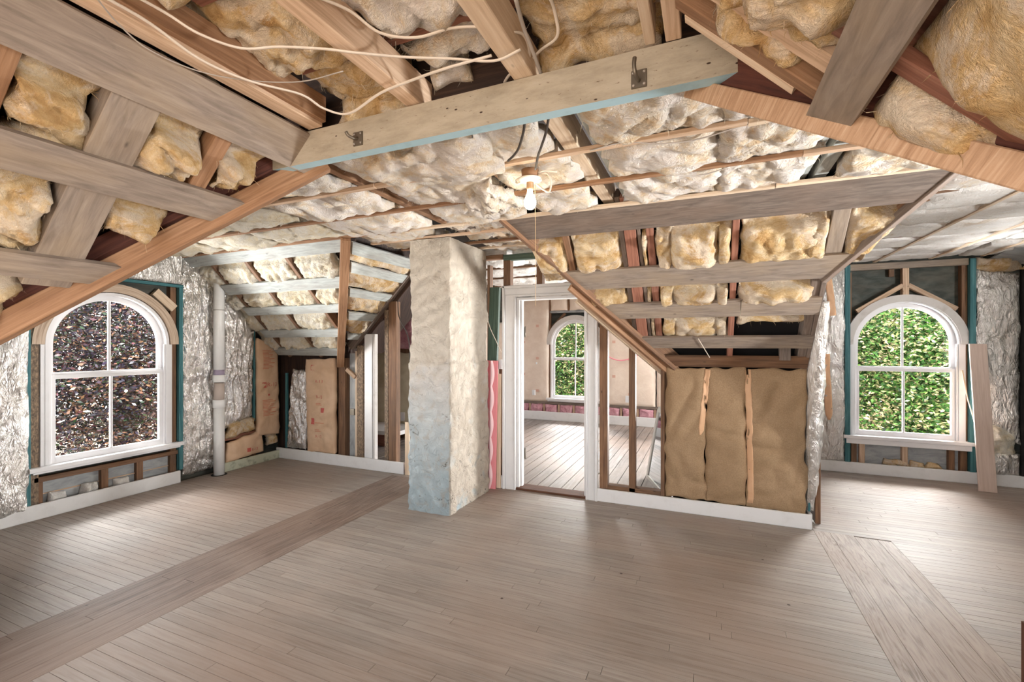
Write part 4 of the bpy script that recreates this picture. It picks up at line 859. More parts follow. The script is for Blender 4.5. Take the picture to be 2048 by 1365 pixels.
for i, (x0, x1, z0, z1) in enumerate(((-3.62, -2.94, 0.37, 2.5), (-2.89, -2.55, 2.22, 2.5), (-2.5, -2.0, 2.22, 2.5), (-1.77, -0.86, 0.37, 2.2), (-0.84, -0.3, 0.37, 1.5), (-4.4, -3.66, 0.37, 2.0))):
    p = sheet('paper_facing', [(x0, 8.80, z0), (x1, 8.80, z0), (x1, 8.80, z1), (x0, 8.80, z1)], (0, -1, 0), K_PALE, wf, 0.05, 0.025, 0.015, 0.012, 0.04, 420 + i * 3, 0.01, (2, 6))
    if z1 - z0 > 1.2 and x1 > -3.5:
        for k in range(5):
            zz = z0 + 0.2 + k * 0.33; xx = x0 + (0.12 if k % 2 else 0.42)
            box('print_mark', (xx, 8.757, zz), (xx + 0.06, 8.76, zz + 0.05), M_PRINTF, p, 0.0005)
sf('outlet_box', -3.28, -3.22, 0.50, 0.60, M_BOX, 8.74, 0.05); sf('outlet_box', -1.40, -1.31, 0.44, 0.56, M_BOX, 8.74, 0.05); sf('outlet_box', -3.2, -3.18, 1.13, 1.17, M_BOX, 8.74, 0.03)
# cream paper wall of the little room behind the left studs
WH = thing('wall_hall', (-4.6, 6.2, 0), 'cream paper-faced wall seen between the left studs', 'wall', 'structure')
box('backing_panel', (-5.45, 6.24, 0), (-3.9, 6.28, 2.5), W_BROWN, WH)
for i, (x0, x1) in enumerate(((-5.42, -4.86), (-4.84, -4.3))):
    sheet('paper_facing', [(x0, 6.22, 0.12), (x1, 6.22, 0.12), (x1, 6.22, 1.40), (x0, 6.22, 1.40)], (0, -1, 0), K_CREAM, WH, 0.03, 0.03, 0.03, 0.04, 0.04, 440 + i * 5, 0.03, (2, 5), fine=0.008)
sheet('pink_insulation', [(-5.4, 6.1, 1.5), (-4.1, 6.1, 1.45), (-4.0, 5.6, 2.1), (-5.3, 5.6, 2.1)], (0, -0.7, -0.7), B_PINK, WH, 0.03, 0.03, 0.04, 0.05, 0.05, 449, 0.05, (4, 9), fine=0.02)
box('white_ledge', (-5.3, 5.5, 0.18), (-4.2, 6.15, 0.24), P_WHITE, WH); box('ledge_leg', (-5.2, 5.55, 0), (-4.3, 5.6, 0.18), W_RED, WH); box('outlet_box', (-4.62, 6.16, 0.28), (-4.55, 6.2, 0.42), M_BOX, WH)

# ------------------------------------------------------------------ chimney
def chimney():
    lo, hi = V((-2.535, 3.525, 0)), V((-2.11, 4.29, 2.498)); vs_, fs = [], []
    idx = {}
    def vert(p):
        k = tuple(round(c, 4) for c in p)
        if k in idx: return idx[k]
        q = V(p); c = V(((lo.x + hi.x) / 2, (lo.y + hi.y) / 2, q.z)); d = (q - c); d.z = 0
        ed = min(min(abs(q.x - lo.x), abs(q.x - hi.x)) + min(abs(q.y - lo.y), abs(q.y - hi.y)), 0.03)
        h = 0.014 * noise.fractal(q * 4, 0.8, 2.0, 4) + 0.012 * (0.4 - abs(noise.noise(q * 8 + noise.noise_vector(q * 3) * 0.8))) + 0.006 * noise.noise(q * 19) - (0.03 - ed) * 0.22
        nrm = V((-1 if abs(q.x - lo.x) < 1e-4 else 1 if abs(q.x - hi.x) < 1e-4 else 0, -1 if abs(q.y - lo.y) < 1e-4 else 1 if abs(q.y - hi.y) < 1e-4 else 0, 0))
        h += 0.012 * (1 if q.z < 1.36 + 0.03 * noise.noise(q * 6) else 0)
        vs_.append(q + nrm * h - V((0.045 * (q.z / 2.5) * 0, 0, 0))); idx[k] = len(vs_) - 1; return idx[k]
    st = 0.015; nz = int(hi.z / st)
    for face in range(4):
        ax = 0 if face < 2 else 1; L = hi[ax] - lo[ax]; nn = int(L / st)
        for i in range(nn):
            for j in range(nz):
                q = []
                for (a, b) in ((i, j), (i + 1, j), (i + 1, j + 1), (i, j + 1)):
                    p = V((0, 0, hi.z * b / nz)); p[ax] = lo[ax] + L * a / nn; p[1 - ax] = lo[1 - ax] if face % 2 == 0 else hi[1 - ax]; q.append(vert(p))
                fs.append(tuple(q) if face in (0, 3) else tuple(q[::-1]))
    return mk('chimney_stack', vs_, fs, M_PLASTER, None, smooth=True)
ch = chimney(); tag(ch, 'square plastered chimney with peeling cream and pale blue paint', 'chimney')

# ------------------------------------------------------------------ painted beam with hooks
BM = thing('tie_beam', (-1.1, 1.62, 2.40), 'long cream tie beam with pale blue underside and iron hooks', 'beam')
vs_ = [(-2.365, 1.62, 2.402), (0.18, 1.62, 2.402), (0.0, 1.62, 2.552), (-2.175, 1.62, 2.552)]; vs_ += [(x, 1.672, z) for (x, y, z) in vs_]
fs = [(0, 1, 2, 3), (7, 6, 5, 4), (0, 4, 5, 1), (1, 5, 6, 2), (2, 6, 7, 3), (3, 7, 4, 0)]
mk('beam_board', vs_, fs, None, BM, uv=[(V(vs_[i]).x, V(vs_[i]).z + V(vs_[i]).y) for f in fs for i in f], mats=[P_BEAM, P_BEAMBLUE], fmat=[0, 0, 1, 0, 0, 0])
def hook(x, z, kind):
    h = box('hook_plate', (x - 0.026, 1.613, z - 0.03), (x + 0.026, 1.62, z + 0.03), M_METAL, BM, 0.006)
    for a in (-1, 1):
        for b in (-1, 1): lathe('screw', [(0.005, 0), (0.004, 0.003), (0.001, 0.004)], (x + a * 0.018, 1.613, z + b * 0.021), M_CABLEG, h, 8, (0, -1, 0))
    if kind == 0: pts = [(x - 0.004, 1.615, z), (x - 0.02, 1.60, z), (x - 0.05, 1.585, z + 0.004), (x - 0.065, 1.583, z + 0.022), (x - 0.055, 1.583, z + 0.042), (x - 0.035, 1.584, z + 0.040)]
    elif kind == 1: pts = [(x, 1.615, z + 0.002), (x - 0.008, 1.595, z - 0.004), (x - 0.018, 1.575, z + 0.002), (x - 0.024, 1.568, z + 0.016)]
    else: pts = [(x, 1.615, z - 0.005), (x - 0.002, 1.59, z - 0.012), (x - 0.006, 1.565, z - 0.004), (x - 0.008, 1.558, z + 0.02), (x - 0.006, 1.558, z + 0.042)]
    tube('hook_arm', pts, 0.007, M_METAL, h)
hook(-2.115, 2.458, 0); hook(-1.445, 2.46, 1); hook(-0.213, 2.448, 2)

# ------------------------------------------------------------------ lamp
LX, LY = -0.918, 2.414
LP = thing('ceiling_lamp', (LX, LY, 2.48), 'bare glowing bulb in a white porcelain holder under the furring strips', 'lamp')
lathe('holder_box', [(0.045, 0.0), (0.05, 0.045)], (LX, LY, 2.475), W_ORANGE, LP, 20)
lathe('porcelain_rim', [(0.03, -0.012), (0.066, 0.0), (0.066, 0.008), (0.05, 0.014), (0.04, 0.014)], (LX, LY, 2.462), M_PORC, LP, 30)
lathe('socket', [(0.017, 0), (0.02, 0.008), (0.02, 0.045), (0.03, 0.05)], (LX, LY, 2.41), M_SOCKET, LP, 20)
lathe('bulb', [(0.002, -0.118), (0.018, -0.114), (0.030, -0.101), (0.035, -0.082), (0.032, -0.062), (0.022, -0.040), (0.016, -0.024), (0.015, -0.012), (0.014, 0.0)], (LX, LY, 2.415), M_BULB, LP, 24)
tube('pull_cord', [(LX + 0.03, LY, 2.455), (LX + 0.032, LY, 2.2), (LX + 0.034, LY, 1.75)], 0.0012, M_CORD, LP, sub=3, ns=5)
tube('lamp_lead', [(LX + 0.05, LY, 2.49), (LX + 0.10, LY, 2.49), (LX + 0.125, LY, 2.44), (LX + 0.115, LY, 2.385), (LX + 0.08, LY, 2.40), (LX + 0.035, LY, 2.44)], 0.005, M_CABLE, LP)
tube('lamp_lead', [(LX - 0.05, LY, 2.49), (LX - 0.085, LY, 2.475), (LX - 0.075, LY, 2.455), (LX - 0.04, LY, 2.465)], 0.005, M_CABLE, LP)
tube('lamp_lead', [(LX + 0.04, LY, 2.50), (LX + 0.09, LY + 0.02, 2.512), (LX + 0.15, LY + 0.03, 2.50)], 0.005, M_CABLE, LP)

# ------------------------------------------------------------------ cables
CB = [('electrical_cable', 2.535, [(-1.597, 0.742), (-1.616, 0.874), (-1.625, 1.033), (-1.587, 1.193), (-1.512, 1.362), (-1.493, 1.465), (-1.409, 1.522), (-1.202, 1.475), (-1.014, 1.446), (-0.845, 1.409), (-0.686, 1.428)], 0.0065, 'long white cable sagging lowest, from the top left corner towards the tie beam', M_CABLE),
      ('electrical_cable', 2.535, [(-1.512, 0.774), (-1.521, 0.867), (-1.494, 0.950), (-1.438, 1.051), (-1.337, 1.116), (-1.189, 1.171), (-1.106, 1.208), (-0.987, 1.318), (-0.830, 1.392), (-0.682, 1.438), (-0.581, 1.438)], 0.006, 'white cable curving just above the lowest one, under the amber batts', M_CABLE),
      ('electrical_cable', 2.530, [(-1.608, 0.727), (-1.703, 0.833), (-1.722, 0.928), (-1.694, 1.072), (-1.608, 1.206), (-1.416, 1.273), (-1.206, 1.273)], 0.003, 'thin grey wire looping along the top edge of the widest grey board', M_CABLEG),
      ('electrical_cable', 2.61, [(-1.11, 1.06), (-1.07, 1.16), (-1.03, 1.26), (-0.93, 1.33), (-0.81, 1.36), (-0.7, 1.38), (-0.63, 1.42), (-0.59, 1.48), (-0.6, 1.57), (-0.64, 1.63), (-0.72, 1.67), (-0.79, 1.75)], 0.0065, 'white cable at the top centre that hooks round behind the tie beam', M_CABLE),
      ('electrical_cable', 2.58, [(-0.53, 1.27), (-0.56, 1.41), (-0.57, 1.55), (-0.59, 1.7)], 0.007, 'straight white cable running down to the tie beam right of the joist', M_CABLEG),
      ('electrical_cable', 2.62, [(-0.45, 1.36), (-0.46, 1.44), (-0.48, 1.53), (-0.56, 1.58), (-0.66, 1.68)], 0.006, 'kinked white cable at the top, right of the straight one', M_CABLE),
      ('electrical_cable', 2.495, [(-0.53, 2.23), (-0.36, 2.23), (-0.2, 2.27), (-0.03, 2.29), (0.18, 2.26), (0.33, 2.27), (0.7, 2.27)], 0.005, 'grey cable lying along the nearest furring strip right of the lamp', M_CABLEG),
      ('electrical_cable', 2.49, [(-0.4, 2.34), (-0.3, 2.54), (-0.16, 2.7), (-0.03, 2.77), (0.12, 2.75)], 0.005, 'grey cable drooping between two furring strips right of the lamp', M_CABLEG)]
for nm, z, pts, r, lab, m in CB:
    tag(tube(nm, [(x, y, z + 0.012 * math.sin(i * 1.9)) for i, (x, y) in enumerate(pts)], r, m, flat=0.6), lab, 'cable')
tag(tube('cloth_wire', [(-0.70, 1.76, 2.52), (-0.71, 1.80, 2.46), (-0.80, 1.96, 2.45), (-0.87, 2.06, 2.46), (-0.93, 2.13, 2.47)], 0.006, M_BLACKW), 'old black cloth wire hanging left, above the bare bulb', 'wire')
tag(tube('cloth_wire', [(-0.60, 1.82, 2.53), (-0.64, 1.88, 2.46), (-0.70, 1.99, 2.45), (-0.76, 2.11, 2.46), (-0.84, 2.29, 2.47)], 0.006, M_BLACKW), 'old black cloth wire hanging right, reaching the lamp holder', 'wire')
tag(tube('hall_wire', [(-3.36, 4.43, 2.05), (-3.33, 4.42, 1.85), (-3.20, 4.42, 1.60), (-3.19, 4.44, 1.2)], 0.006, M_BLACKW), 'dark wire dangling beside the chimney left edge', 'wire')
tag(tube('stud_cable', [(-2.18, 4.40, 2.45), (-2.20, 4.40, 2.2), (-2.16, 4.40, 1.80), (-2.05, 4.40, 1.55), (-2.0, 4.40, 1.45)], 0.004, M_CABLE), 'thin pale cable crossing the green stud beside the door frame', 'cable')
tag(tube('pink_string', [(-1.78, 8.70, 1.35), (-1.62, 8.70, 1.26), (-1.46, 8.70, 1.235), (-1.25, 8.70, 1.29), (-1.05, 8.70, 1.42)], 0.010, M_PINKS), 'pink string sagging across the paper wall of the far room', 'string')

# ------------------------------------------------------------------ vent pipe
VP = thing('vent_pipe', (-5.27, 3.573, 0), 'tall white plastic vent pipe standing between two foil batts', 'pipe')
px_, py_ = -5.27, 3.573
lathe('pipe', [(0.056, 0.0), (0.056, 0.80)], (px_, py_, 0), M_PVC, VP); lathe('coupling', [(0.058, 0), (0.066, 0.004), (0.066, 0.09), (0.058, 0.094)], (px_, py_, 0.79), M_PVC, VP)
lathe('bare_section', [(0.054, 0), (0.054, 0.2)], (px_, py_, 0.88), M_RUST, VP); lathe('coupling', [(0.058, 0), (0.066, 0.004), (0.066, 0.08), (0.058, 0.084)], (px_, py_, 1.09), M_PVC, VP)
lathe('primer_band', [(0.0575, 0), (0.0575, 0.06)], (px_, py_, 1.175), M_PRIMER, VP); lathe('pipe', [(0.056, 0), (0.056, 1.37)], (px_, py_, 1.17), M_PVC, VP); lathe('joint_ring', [(0.0575, 0), (0.0575, 0.006)], (px_, py_, 1.935), M_METAL, VP)
lathe('floor_collar', [(0.062, 0.0), (0.082, 0.001), (0.082, 0.003), (0.062, 0.004)], (px_, py_, 0.0), M_BLACK, VP)

# ------------------------------------------------------------------ foil and paper batts (things)
def soft(name, cs, n, mat, label, cat, **kw):
    o = sheet(name, cs, n, mat, None, **kw); return tag(o, label, cat)
FK = dict(bulge=0.03, amp=0.04, fold=0.06, skirt=0.05, ragged=0.02, fs_=(3, 9), fine=0.022, aniso=(1.3, 1.3, 0.45))
soft('foil_batt', [(-5.37, 0.9, 0.1), (-5.37, 1.965, 0.1), (-5.37, 1.965, 1.95), (-5.37, 0.9, 1.6)], (1, 0, 0), M_FOILW, 'milky silver foil batt left of the left window, at the picture edge', 'insulation', seed=201, res=0.02, **FK)
soft('foil_batt', [(-5.37, 2.15, 2.20), (-5.37, 3.225, 2.20), (-5.37, 3.225, 2.58), (-5.37, 2.15, 2.58)], (1, 0, 0), M_FOILW, 'smooth silver foil batt above the left window arch', 'insulation', seed=203, res=0.02, bulge=0.015, amp=0.015, fold=0.03, skirt=0.05, ragged=0.01, fs_=(3, 8), fine=0.012)
soft('foil_batt', [(-5.42, 3.24, 0.06), (-5.42, 3.66, 0.06), (-5.42, 3.66, 2.46), (-5.42, 3.24, 2.56)], (1, 0, 0), M_FOIL, 'tall crumpled silver foil batt between the left window and the pipe', 'insulation', seed=205, res=0.016, **FK)
soft('foil_batt', [(-5.36, 3.68, 0.52), (-5.36, 4.06, 0.62), (-5.36, 4.075, 1.70), (-5.36, 3.68, 2.26)], (1, 0, 0), M_FOIL, 'crumpled silver foil batt right of the pipe, cut along the slope', 'insulation', seed=207, res=0.016, **FK)
soft('foil_batt', [(-5.18, 4.44, 0.16), (-4.83, 4.44, 0.16), (-4.83, 4.44, 1.18), (-5.05, 4.44, 1.22)], (0, -1, 0), M_FOIL, 'shiny wrinkled foil batt in the left corner beside the printed paper batt', 'insulation', seed=209, res=0.016, **FK)
box('teal_strip', (-5.205, 4.43, 0.15), (-5.175, 4.46, 1.15), W_TEAL, WB)
soft('foil_batt', [(0.95, 6.60, 0.13), (1.535, 6.60, 0.13), (1.535, 6.60, 2.46), (0.95, 6.60, 2.46)], (0, -1, 0), M_FOILW, 'milky foil batt with paper tape left of the right window', 'insulation', seed=211, res=0.02, **FK)
tp = soft('foil_batt', [(2.725, 6.60, 0.70), (3.08, 6.60, 0.45), (3.08, 6.60, 2.28), (2.725, 6.60, 2.36)], (0, -1, 0), M_FOILW, 'milky foil batt behind the leaning board, right of the right window', 'insulation', seed=213, res=0.02, **FK)
soft('foil_batt', [(2.74, 6.60, 0.13), (3.08, 6.60, 0.13), (3.08, 6.60, 0.36), (2.74, 6.60, 0.38)], (0, -1, 0), M_FOILW, 'small loose foil piece low beside the foot of the leaning board', 'insulation', seed=215, res=0.018, **FK)
soft('foil_batt', [(3.12, 6.60, 0.13), (3.6, 6.60, 0.13), (3.6, 6.60, 2.1), (3.12, 6.60, 2.2)], (0, -1, 0), M_FOILW, 'foil batt at the right edge of the picture past the dark strip', 'insulation', seed=217, res=0.025, **FK)
soft('foil_batt', [(0.815, 4.47, 0.14), (0.815, 5.4, 0.14), (0.815, 5.4, 2.0), (0.815, 3.95, 1.85)], (1, 0, 0), M_FOILW, 'foil batt wrapping the alcove corner beside the brown paper', 'insulation', seed=219, res=0.03, **FK)
box('teal_strip', (0.785, 4.46, 0.14), (0.80, 4.50, 1.33), W_TEAL, wr)
def bvh_of(objs):
    vs_, fs = [], []
    for o in objs:
        b = len(vs_); vs_ += [v.co.copy() for v in o.data.vertices]; fs += [tuple(b + i for i in p.vertices) for p in o.data.polygons]
    return BVHTree.FromPolygons(vs_, fs)
def drape_to(tree_, p, n, lift):
    h = tree_.ray_cast(p + n * 0.3, -n)
    return (h[0] + n * lift) if h[0] is not None else p
def draped_strip(name, objs, p0, p1, wd_, n, mat, label, cat, wob=0.0, point=False):
    t_ = bvh_of(objs); p0, p1, n = V(p0), V(p1), V(n).normalized(); ax = (p1 - p0).normalized(); sd_ = n.cross(ax); N = 26; K = 4; vs_, fs = [], []
    for layer in (0.0035, 0.0005):
        for k in range(N + 1):
            c_ = p0 + (p1 - p0) * (k / N) + sd_ * wob * noise.noise(V((k * 0.4, 3.1, 0))); w2 = wd_ * (1 if not point else min(1.0, (N - k) / 3 + 0.25))
            for i in range(K + 1): vs_.append(drape_to(t_, c_ + sd_ * w2 * (i / K - 0.5), n, layer))
    W = K + 1; B = (N + 1) * W
    for k in range(N):
        for i in range(K):
            a = k * W + i; fs += [(a, a + 1, a + 1 + W, a + W), (B + a, B + a + W, B + a + 1 + W, B + a + 1)]
    for k in range(N): fs += [(k * W, k * W + W, B + k * W + W, B + k * W), (k * W + K, B + k * W + K, B + k * W + W + K, k * W + W + K)]
    for i in range(K): fs += [(i, B + i, B + i + 1, i + 1), (N * W + i, N * W + i + 1, B + N * W + i + 1, B + N * W + i)]
    return tag(mk(name, vs_, fs, mat, None, True), label, cat)
def printed(cs_org, ex, n, o, rows):
    ex, n = V(ex), V(n); org = V(cs_org); t_ = bvh_of([o]); UP = V((0, 0, 1))
    def quads(nm, rects, mat):
        vs_, fs = [], []
        for (u, z, du, dz) in rects:
            b = len(vs_); N = max(1, int(du / 0.02))
            for k in range(N + 1):
                for zz in (z, z + dz): vs_.append(drape_to(t_, org + ex * (u + du * k / N) + UP * zz, n, 0.0015))
            fs += [(b + 2 * k, b + 2 * k + 2, b + 2 * k + 3, b + 2 * k + 1) for k in range(N)]
        mk(nm, vs_, fs, mat, o)
    for kind, u, z, a, b in rows:
        if kind == 'T':
            to = text('print_lettering', a, org + ex * u + UP * z, ex, (0, 0, 1), b, M_PRINT, o)
            for v in to.data.vertices: v.co = drape_to(t_, v.co.copy(), n, 0.0015)
        elif kind == 'S': quads('print_block', [(u, z, a, b)], M_PRINT)
        else: quads('print_lines', [(u, z - k * 0.018, b * (0.75 + 0.25 * math.sin(k * 2.3)), 0.008) for k in range(int(a))], M_PRINTL)
PK = dict(bulge=0.02, amp=0.012, fold=0.03, skirt=0.05, ragged=0.015, fs_=(2.5, 6), fine=0.008)
o = soft('paper_faced_batt', [(-5.31, 4.10, 0.36), (-5.31, 4.43, 0.34), (-5.31, 4.40, 1.48), (-5.31, 4.10, 1.62)], (1, 0, 0), K_TAN, 'tan paper-faced batt with red printing on the left wall near the corner', 'insulation', seed=221, res=0.02, **PK)
printed((-5.268, 4.17, 0), (0, 1, 0), (1, 0, 0), o, [('S', -0.02, 0.97, 0.06, 0.07), ('T', 0.05, 0.98, 'R-13', 0.075), ('S', 0.06, 0.86, 0.025, 0.025), ('L', -0.01, 0.80, 12, 0.19), ('L', -0.01, 1.45, 14, 0.17)])
o = soft('paper_faced_batt', [(-5.325, 3.70, 0.10), (-5.325, 4.20, 0.14), (-5.325, 4.18, 0.42), (-5.325, 3.72, 0.34)], (1, 0, 0), K_TAN, 'small torn tan paper batt low beside the foot of the pipe', 'insulation', seed=223, res=0.02, **PK)
printed((-5.29, 3.95, 0), (0, 1, 0), (1, 0, 0), o, [('S', 0.0, 0.18, 0.05, 0.05), ('T', 0.06, 0.18, 'R-13', 0.05)])
o = soft('paper_faced_batt', [(-4.80, 4.43, 0.14), (-4.33, 4.43, 0.14), (-4.33, 4.43, 1.36), (-4.83, 4.43, 1.34)], (0, -1, 0), K_TAN, 'pale paper-faced batt with red printing between foil and studs', 'insulation', seed=225, res=0.02, **PK)
printed((-4.74, 4.385, 0), (1, 0, 0), (0, -1, 0), o, [('S', 0.02, 1.20, 0.07, 0.07), ('T', 0.12, 1.04, 'R-13', 0.055), ('T', 0.12, 0.84, 'R-13', 0.055), ('L', 0.12, 0.77, 2, 0.1), ('S', 0.20, 0.66, 0.06, 0.06), ('S', 0.03, 0.50, 0.06, 0.08), ('L', 0.1, 0.52, 1, 0.2), ('L', 0.1, 0.43, 2, 0.1), ('T', 0.10, 0.33, 'R-13', 0.055)])
BK = dict(bulge=0.02, amp=0.02, fold=0.05, skirt=0.06, ragged=0.03, fs_=(2, 4.0), fine=0.012)
for (a, b, lab, sd_) in ((-0.345, -0.005, 'brown paper batt on the knee wall next to the brown studs', 231), (-0.003, 0.322, 'narrow brown paper batt in the middle of the knee wall', 233), (0.324, 0.768, 'wide brown paper batt at the alcove end of the knee wall', 235)):
    soft('paper_faced_batt', [(a, 4.44, 0.13), (b, 4.44, 0.13), (b, 4.44, 1.325), (a, 4.44, 1.325)], (0, -1, 0), K_BROWN, lab, 'insulation', seed=sd_, res=0.02, **BK)
kp = [o_ for o_ in bpy.data.objects if o_.name.startswith('paper_faced_batt') and o_.get('label', '').endswith(('studs', 'wall')) and 'knee wall' in o_['label']]
draped_strip('paper_tape', kp, (0.015, 4.44, 1.31), (-0.045, 4.44, 0.72), 0.045, (0, -1, 0), K_TAPE, 'short tan paper tape hanging loose on the knee wall paper', 'tape', 0.01, True)
draped_strip('paper_tape', kp, (0.335, 4.44, 1.315), (0.355, 4.44, 0.16), 0.045, (0, -1, 0), K_TAPE, 'full-height tan paper tape over a seam of the knee wall paper', 'tape', 0.014)
fo = [o_ for o_ in bpy.data.objects if o_.get('label', '') == 'milky foil batt with paper tape left of the right window']
draped_strip('paper_tape', fo, (1.36, 6.6, 2.36), (1.40, 6.6, 1.88), 0.075, (0, -1, 0), K_TAPE, 'tan paper tape strip high on the foil left of the right window', 'tape')
draped_strip('paper_tape', fo, (1.335, 6.6, 1.42), (1.37, 6.6, 0.62), 0.075, (0, -1, 0), K_TAPE, 'pointed tan paper tape strip low on the foil left of the right window', 'tape', 0.0, True)

# ------------------------------------------------------------------ loose things
tag(board('leaning_board', (2.69, 6.27, 0.003), (2.715, 6.52, 1.54), 0.145, 0.022, (0, -1, 0.16), W_BEIGEB, None, jit=0.0006), 'pale primed board leaning on the right window frame', 'board')
tag(tube('bent_trim_strip', [(2.60, 6.56, 1.25), (2.63, 6.53, 0.95), (2.68, 6.52, 0.7), (2.70, 6.5, 0.45)], 0.012, W_PALE, flat=0.4), 'thin bent wood strip behind the leaning board', 'strip')
# pink foam rafter vent
PF = thing('foam_vent', (-2.14, 4.36, 0), 'pink scalloped foam vent board standing beside the chimney', 'foam board')
board('foam_back', (-2.120, 4.36, 0.0), (-2.105, 4.38, 1.36), 0.14, 0.02, (0, -1, 0), M_PINKF, PF)
board('foam_flange', (-2.18, 4.33, 0.0), (-2.165, 4.35, 1.36), 0.03, 0.03, (-0.4, -1, 0), M_PINKF, PF)
vs_, fs = [], []
for k in range(61):
    z = 1.36 * k / 60; w2 = 0.018 + 0.018 * abs(math.sin(k * math.pi / 12)); xc = -2.105 + 0.02 * z / 1.36; y = 4.357 + 0.02 * z / 1.36
    vs_ += [(xc - 0.03, y, z), (xc - 0.03 + w2 * 0.4, y - 0.018, z), (xc - 0.03 + w2, y - 0.018, z), (xc - 0.03 + w2 * 1.4, y, z)]
for k in range(60):
    for i in range(3): a = k * 4 + i; fs.append((a, a + 1, a + 5, a + 4))
mk('foam_flute', vs_, fs, M_PINKL, PF, True)
tag(board('shim_board', (-2.035, 4.40, 0.002), (-2.03, 4.40, 1.22), 0.05, 0.02, (0, -1, 0), W_PALE), 'narrow pale board upright behind the pink foam', 'board')
# framed mirror leaning in the far room
MR = thing('framed_mirror', (-0.5, 5.1, 0), 'silver-framed mirror leaning in the far room behind the studs', 'mirror')
a0, a1, b1, b0 = V((-0.63, 5.42, 0.01)), V((-0.40, 4.80, 0.01)), V((-0.30, 4.80, 0.80)), V((-0.50, 5.38, 0.80))
nn = (a1 - a0).cross(b0 - a0).normalized(); nn = nn if nn.x < 0 else -nn
for p, q in ((a0, a1), (a1, b1), (b1, b0), (b0, a0)): board('frame_rail', p, q, 0.06, 0.03, nn, M_SILVER, MR)
mk('mirror_pane', [a0 - nn * 0.01, a1 - nn * 0.01, b1 - nn * 0.01, b0 - nn * 0.01], [(0, 1, 2, 3)], M_MIRROR, MR)
# low brown crate cut by the right picture edge
CR = thing('wooden_crate', (1.45, 2.3, 0), 'dark brown wooden crate cut off by the right picture edge', 'crate')
cx0, cx1, cy0, cy1 = 1.185, 1.72, 2.06, 2.53
for x0 in (cx0, cx1 - 0.04):
    for y0 in (cy0, cy1 - 0.04): box('corner_post', (x0, y0, 0.0), (x0 + 0.04, y0 + 0.04, 0.40), W_BROWNBOX, CR)
for k in range(4):
    z = 0.02 + k * 0.095
    for y0 in (cy0 + 0.004, cy1 - 0.019): box('slat', (cx0 + 0.04, y0, z), (cx1 - 0.04, y0 + 0.015, z + 0.085), W_BROWNBOX, CR)
    for x0 in (cx0 + 0.004, cx1 - 0.019): box('slat', (x0, cy0 + 0.04, z), (x0 + 0.015, cy1 - 0.04, z + 0.085), W_BROWNBOX, CR)
box('base_panel', (cx0 + 0.02, cy0 + 0.02, 0.005), (cx1 - 0.02, cy1 - 0.02, 0.018), W_BROWNBOX, CR)

for par, mat_, lst in FIBRES.values():
    vs_, fs = [], []
    for a_, b_, c_, wv in lst:
        o_ = len(vs_); vs_ += [a_ - wv, a_ + wv, b_ + wv * 0.7, b_ - wv * 0.7, c_]; fs += [(o_, o_ + 1, o_ + 2, o_ + 3), (o_ + 3, o_ + 2, o_ + 4)]
    fb = mk('loose_fibre', vs_, fs, mat_, par); fb['kind'] = 'stuff'

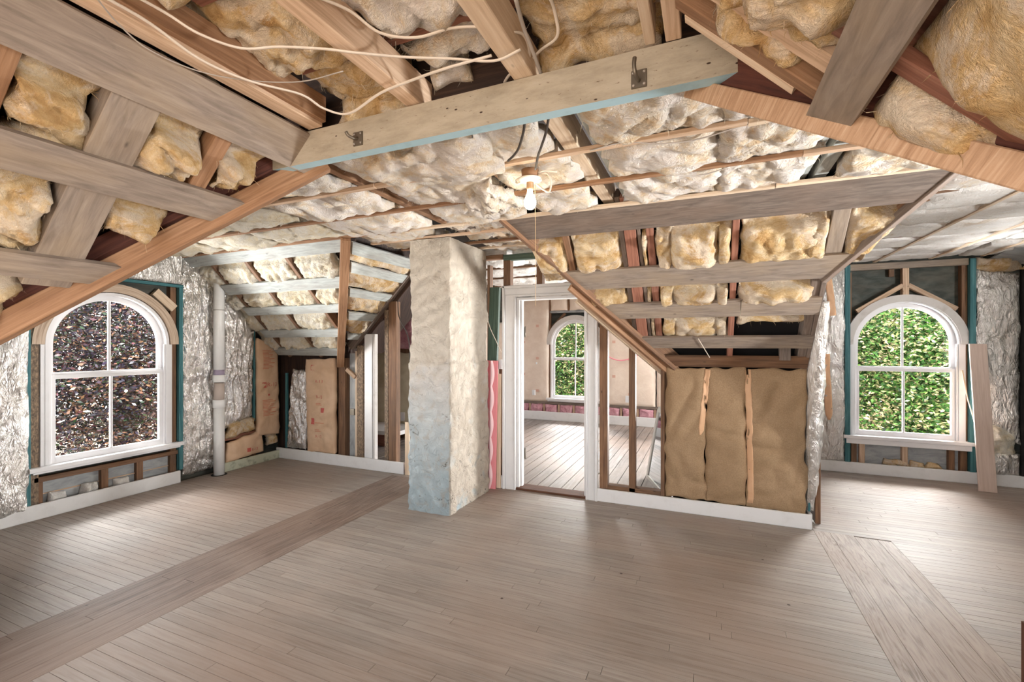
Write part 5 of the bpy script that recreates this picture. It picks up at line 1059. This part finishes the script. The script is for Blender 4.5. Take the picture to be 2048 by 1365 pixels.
# ------------------------------------------------------------------ outside: trees and ground
gr = mk('ground', [(-60, -60, -6.5), (60, -60, -6.5), (60, 60, -6.5), (-60, 60, -6.5)], [(0, 1, 2, 3)], M_GROUND); tag(gr, 'unseen tan ground far below the attic windows, toned for warm bounce light', 'ground', 'structure')
def tree(name, c, rad, nleaf, size, mat, label, seed, aspect=0.45):
    rg = np.random.default_rng(seed); c = np.array(c); rad = np.array(rad)
    t = thing(name, (c[0], c[1], -6.5), label, 'tree')
    d = rg.normal(size=(nleaf, 3)); d /= np.linalg.norm(d, axis=1)[:, None]
    r = rg.random(nleaf) ** 0.40
    p = d * r[:, None]
    # clump the leaves round branch ends
    cl = rg.normal(size=(90, 3)); cl /= np.linalg.norm(cl, axis=1)[:, None]; cl *= (rg.random(90) ** 0.45)[:, None]
    k = rg.integers(0, 90, nleaf); p = 0.35 * p + 0.65 * (cl[k] + rg.normal(size=(nleaf, 3)) * 0.13)
    p = c + p * rad
    a = rg.normal(size=(nleaf, 3)); a[:, 2] *= 0.5; a /= np.linalg.norm(a, axis=1)[:, None]
    b = rg.normal(size=(nleaf, 3)); b -= (b * a).sum(1)[:, None] * a; b /= np.linalg.norm(b, axis=1)[:, None]
    s_ = size * (0.6 + 0.8 * rg.random(nleaf))[:, None]
    q = np.stack([p - a * s_, p + b * s_ * aspect, p + a * s_, p - b * s_ * aspect], 1).reshape(-1, 3)
    me = bpy.data.meshes.new('foliage'); n4 = nleaf * 4
    me.vertices.add(n4); me.vertices.foreach_set('co', q.ravel()); me.loops.add(n4); me.loops.foreach_set('vertex_index', np.arange(n4, dtype=np.int32))
    me.polygons.add(nleaf); me.polygons.foreach_set('loop_start', np.arange(0, n4, 4, dtype=np.int32)); me.update(calc_edges=True); me.materials.append(mat)
    o = link(bpy.data.objects.new('foliage', me), t); o['kind'] = 'stuff'
    tube('trunk', [(c[0], c[1], -6.5), (c[0] + 0.1, c[1], -3), (c[0], c[1] + 0.1, c[2])], 0.2, M_BARK, t, ns=10)
    for i in range(7):
        e = c + cl[i] * rad * 0.9; tube('branch', [(c[0], c[1], c[2] - 1.5 + 0.3 * i), tuple((c + e) / 2 + np.array([0, 0, -0.2])), tuple(e)], 0.045, M_BARK, t, ns=6)
    return t
tree('purple_beech_tree', (-10.6, 5.2, 1.3), (3.4, 4.6, 4.6), 150000, 0.034, L_PURPLE, 'dark purple-leaved tree outside the left window', 3)
tree('green_maple_tree', (4.6, 12.6, 1.2), (4.2, 3.0, 4.0), 150000, 0.042, L_GREEN, 'bright green leafy tree outside the right window', 5)
tree('green_maple_tree', (-4.2, 14.6, 1.2), (3.6, 3.2, 4.0), 90000, 0.045, L_GREEN, 'bright green leafy tree behind the far room window', 8)

GROUPS = {'foil_batt': 'silver foil insulation batts on the walls', 'paper_faced_batt': 'paper-faced insulation batts on the knee walls', 'electrical_cable': 'loose electrical cables at the ceiling', 'cloth_wire': 'old black wires above the bulb',
          'paper_tape': 'tan paper tape strips', 'green_maple_tree': 'green trees outside the windows', 'window_': 'arched attic windows', 'sloped_ceiling': 'sloped ceiling sections'}
for o in bpy.data.objects:
    if o.parent is None:
        for k, g in GROUPS.items():
            if o.name.startswith(k): o['group'] = g
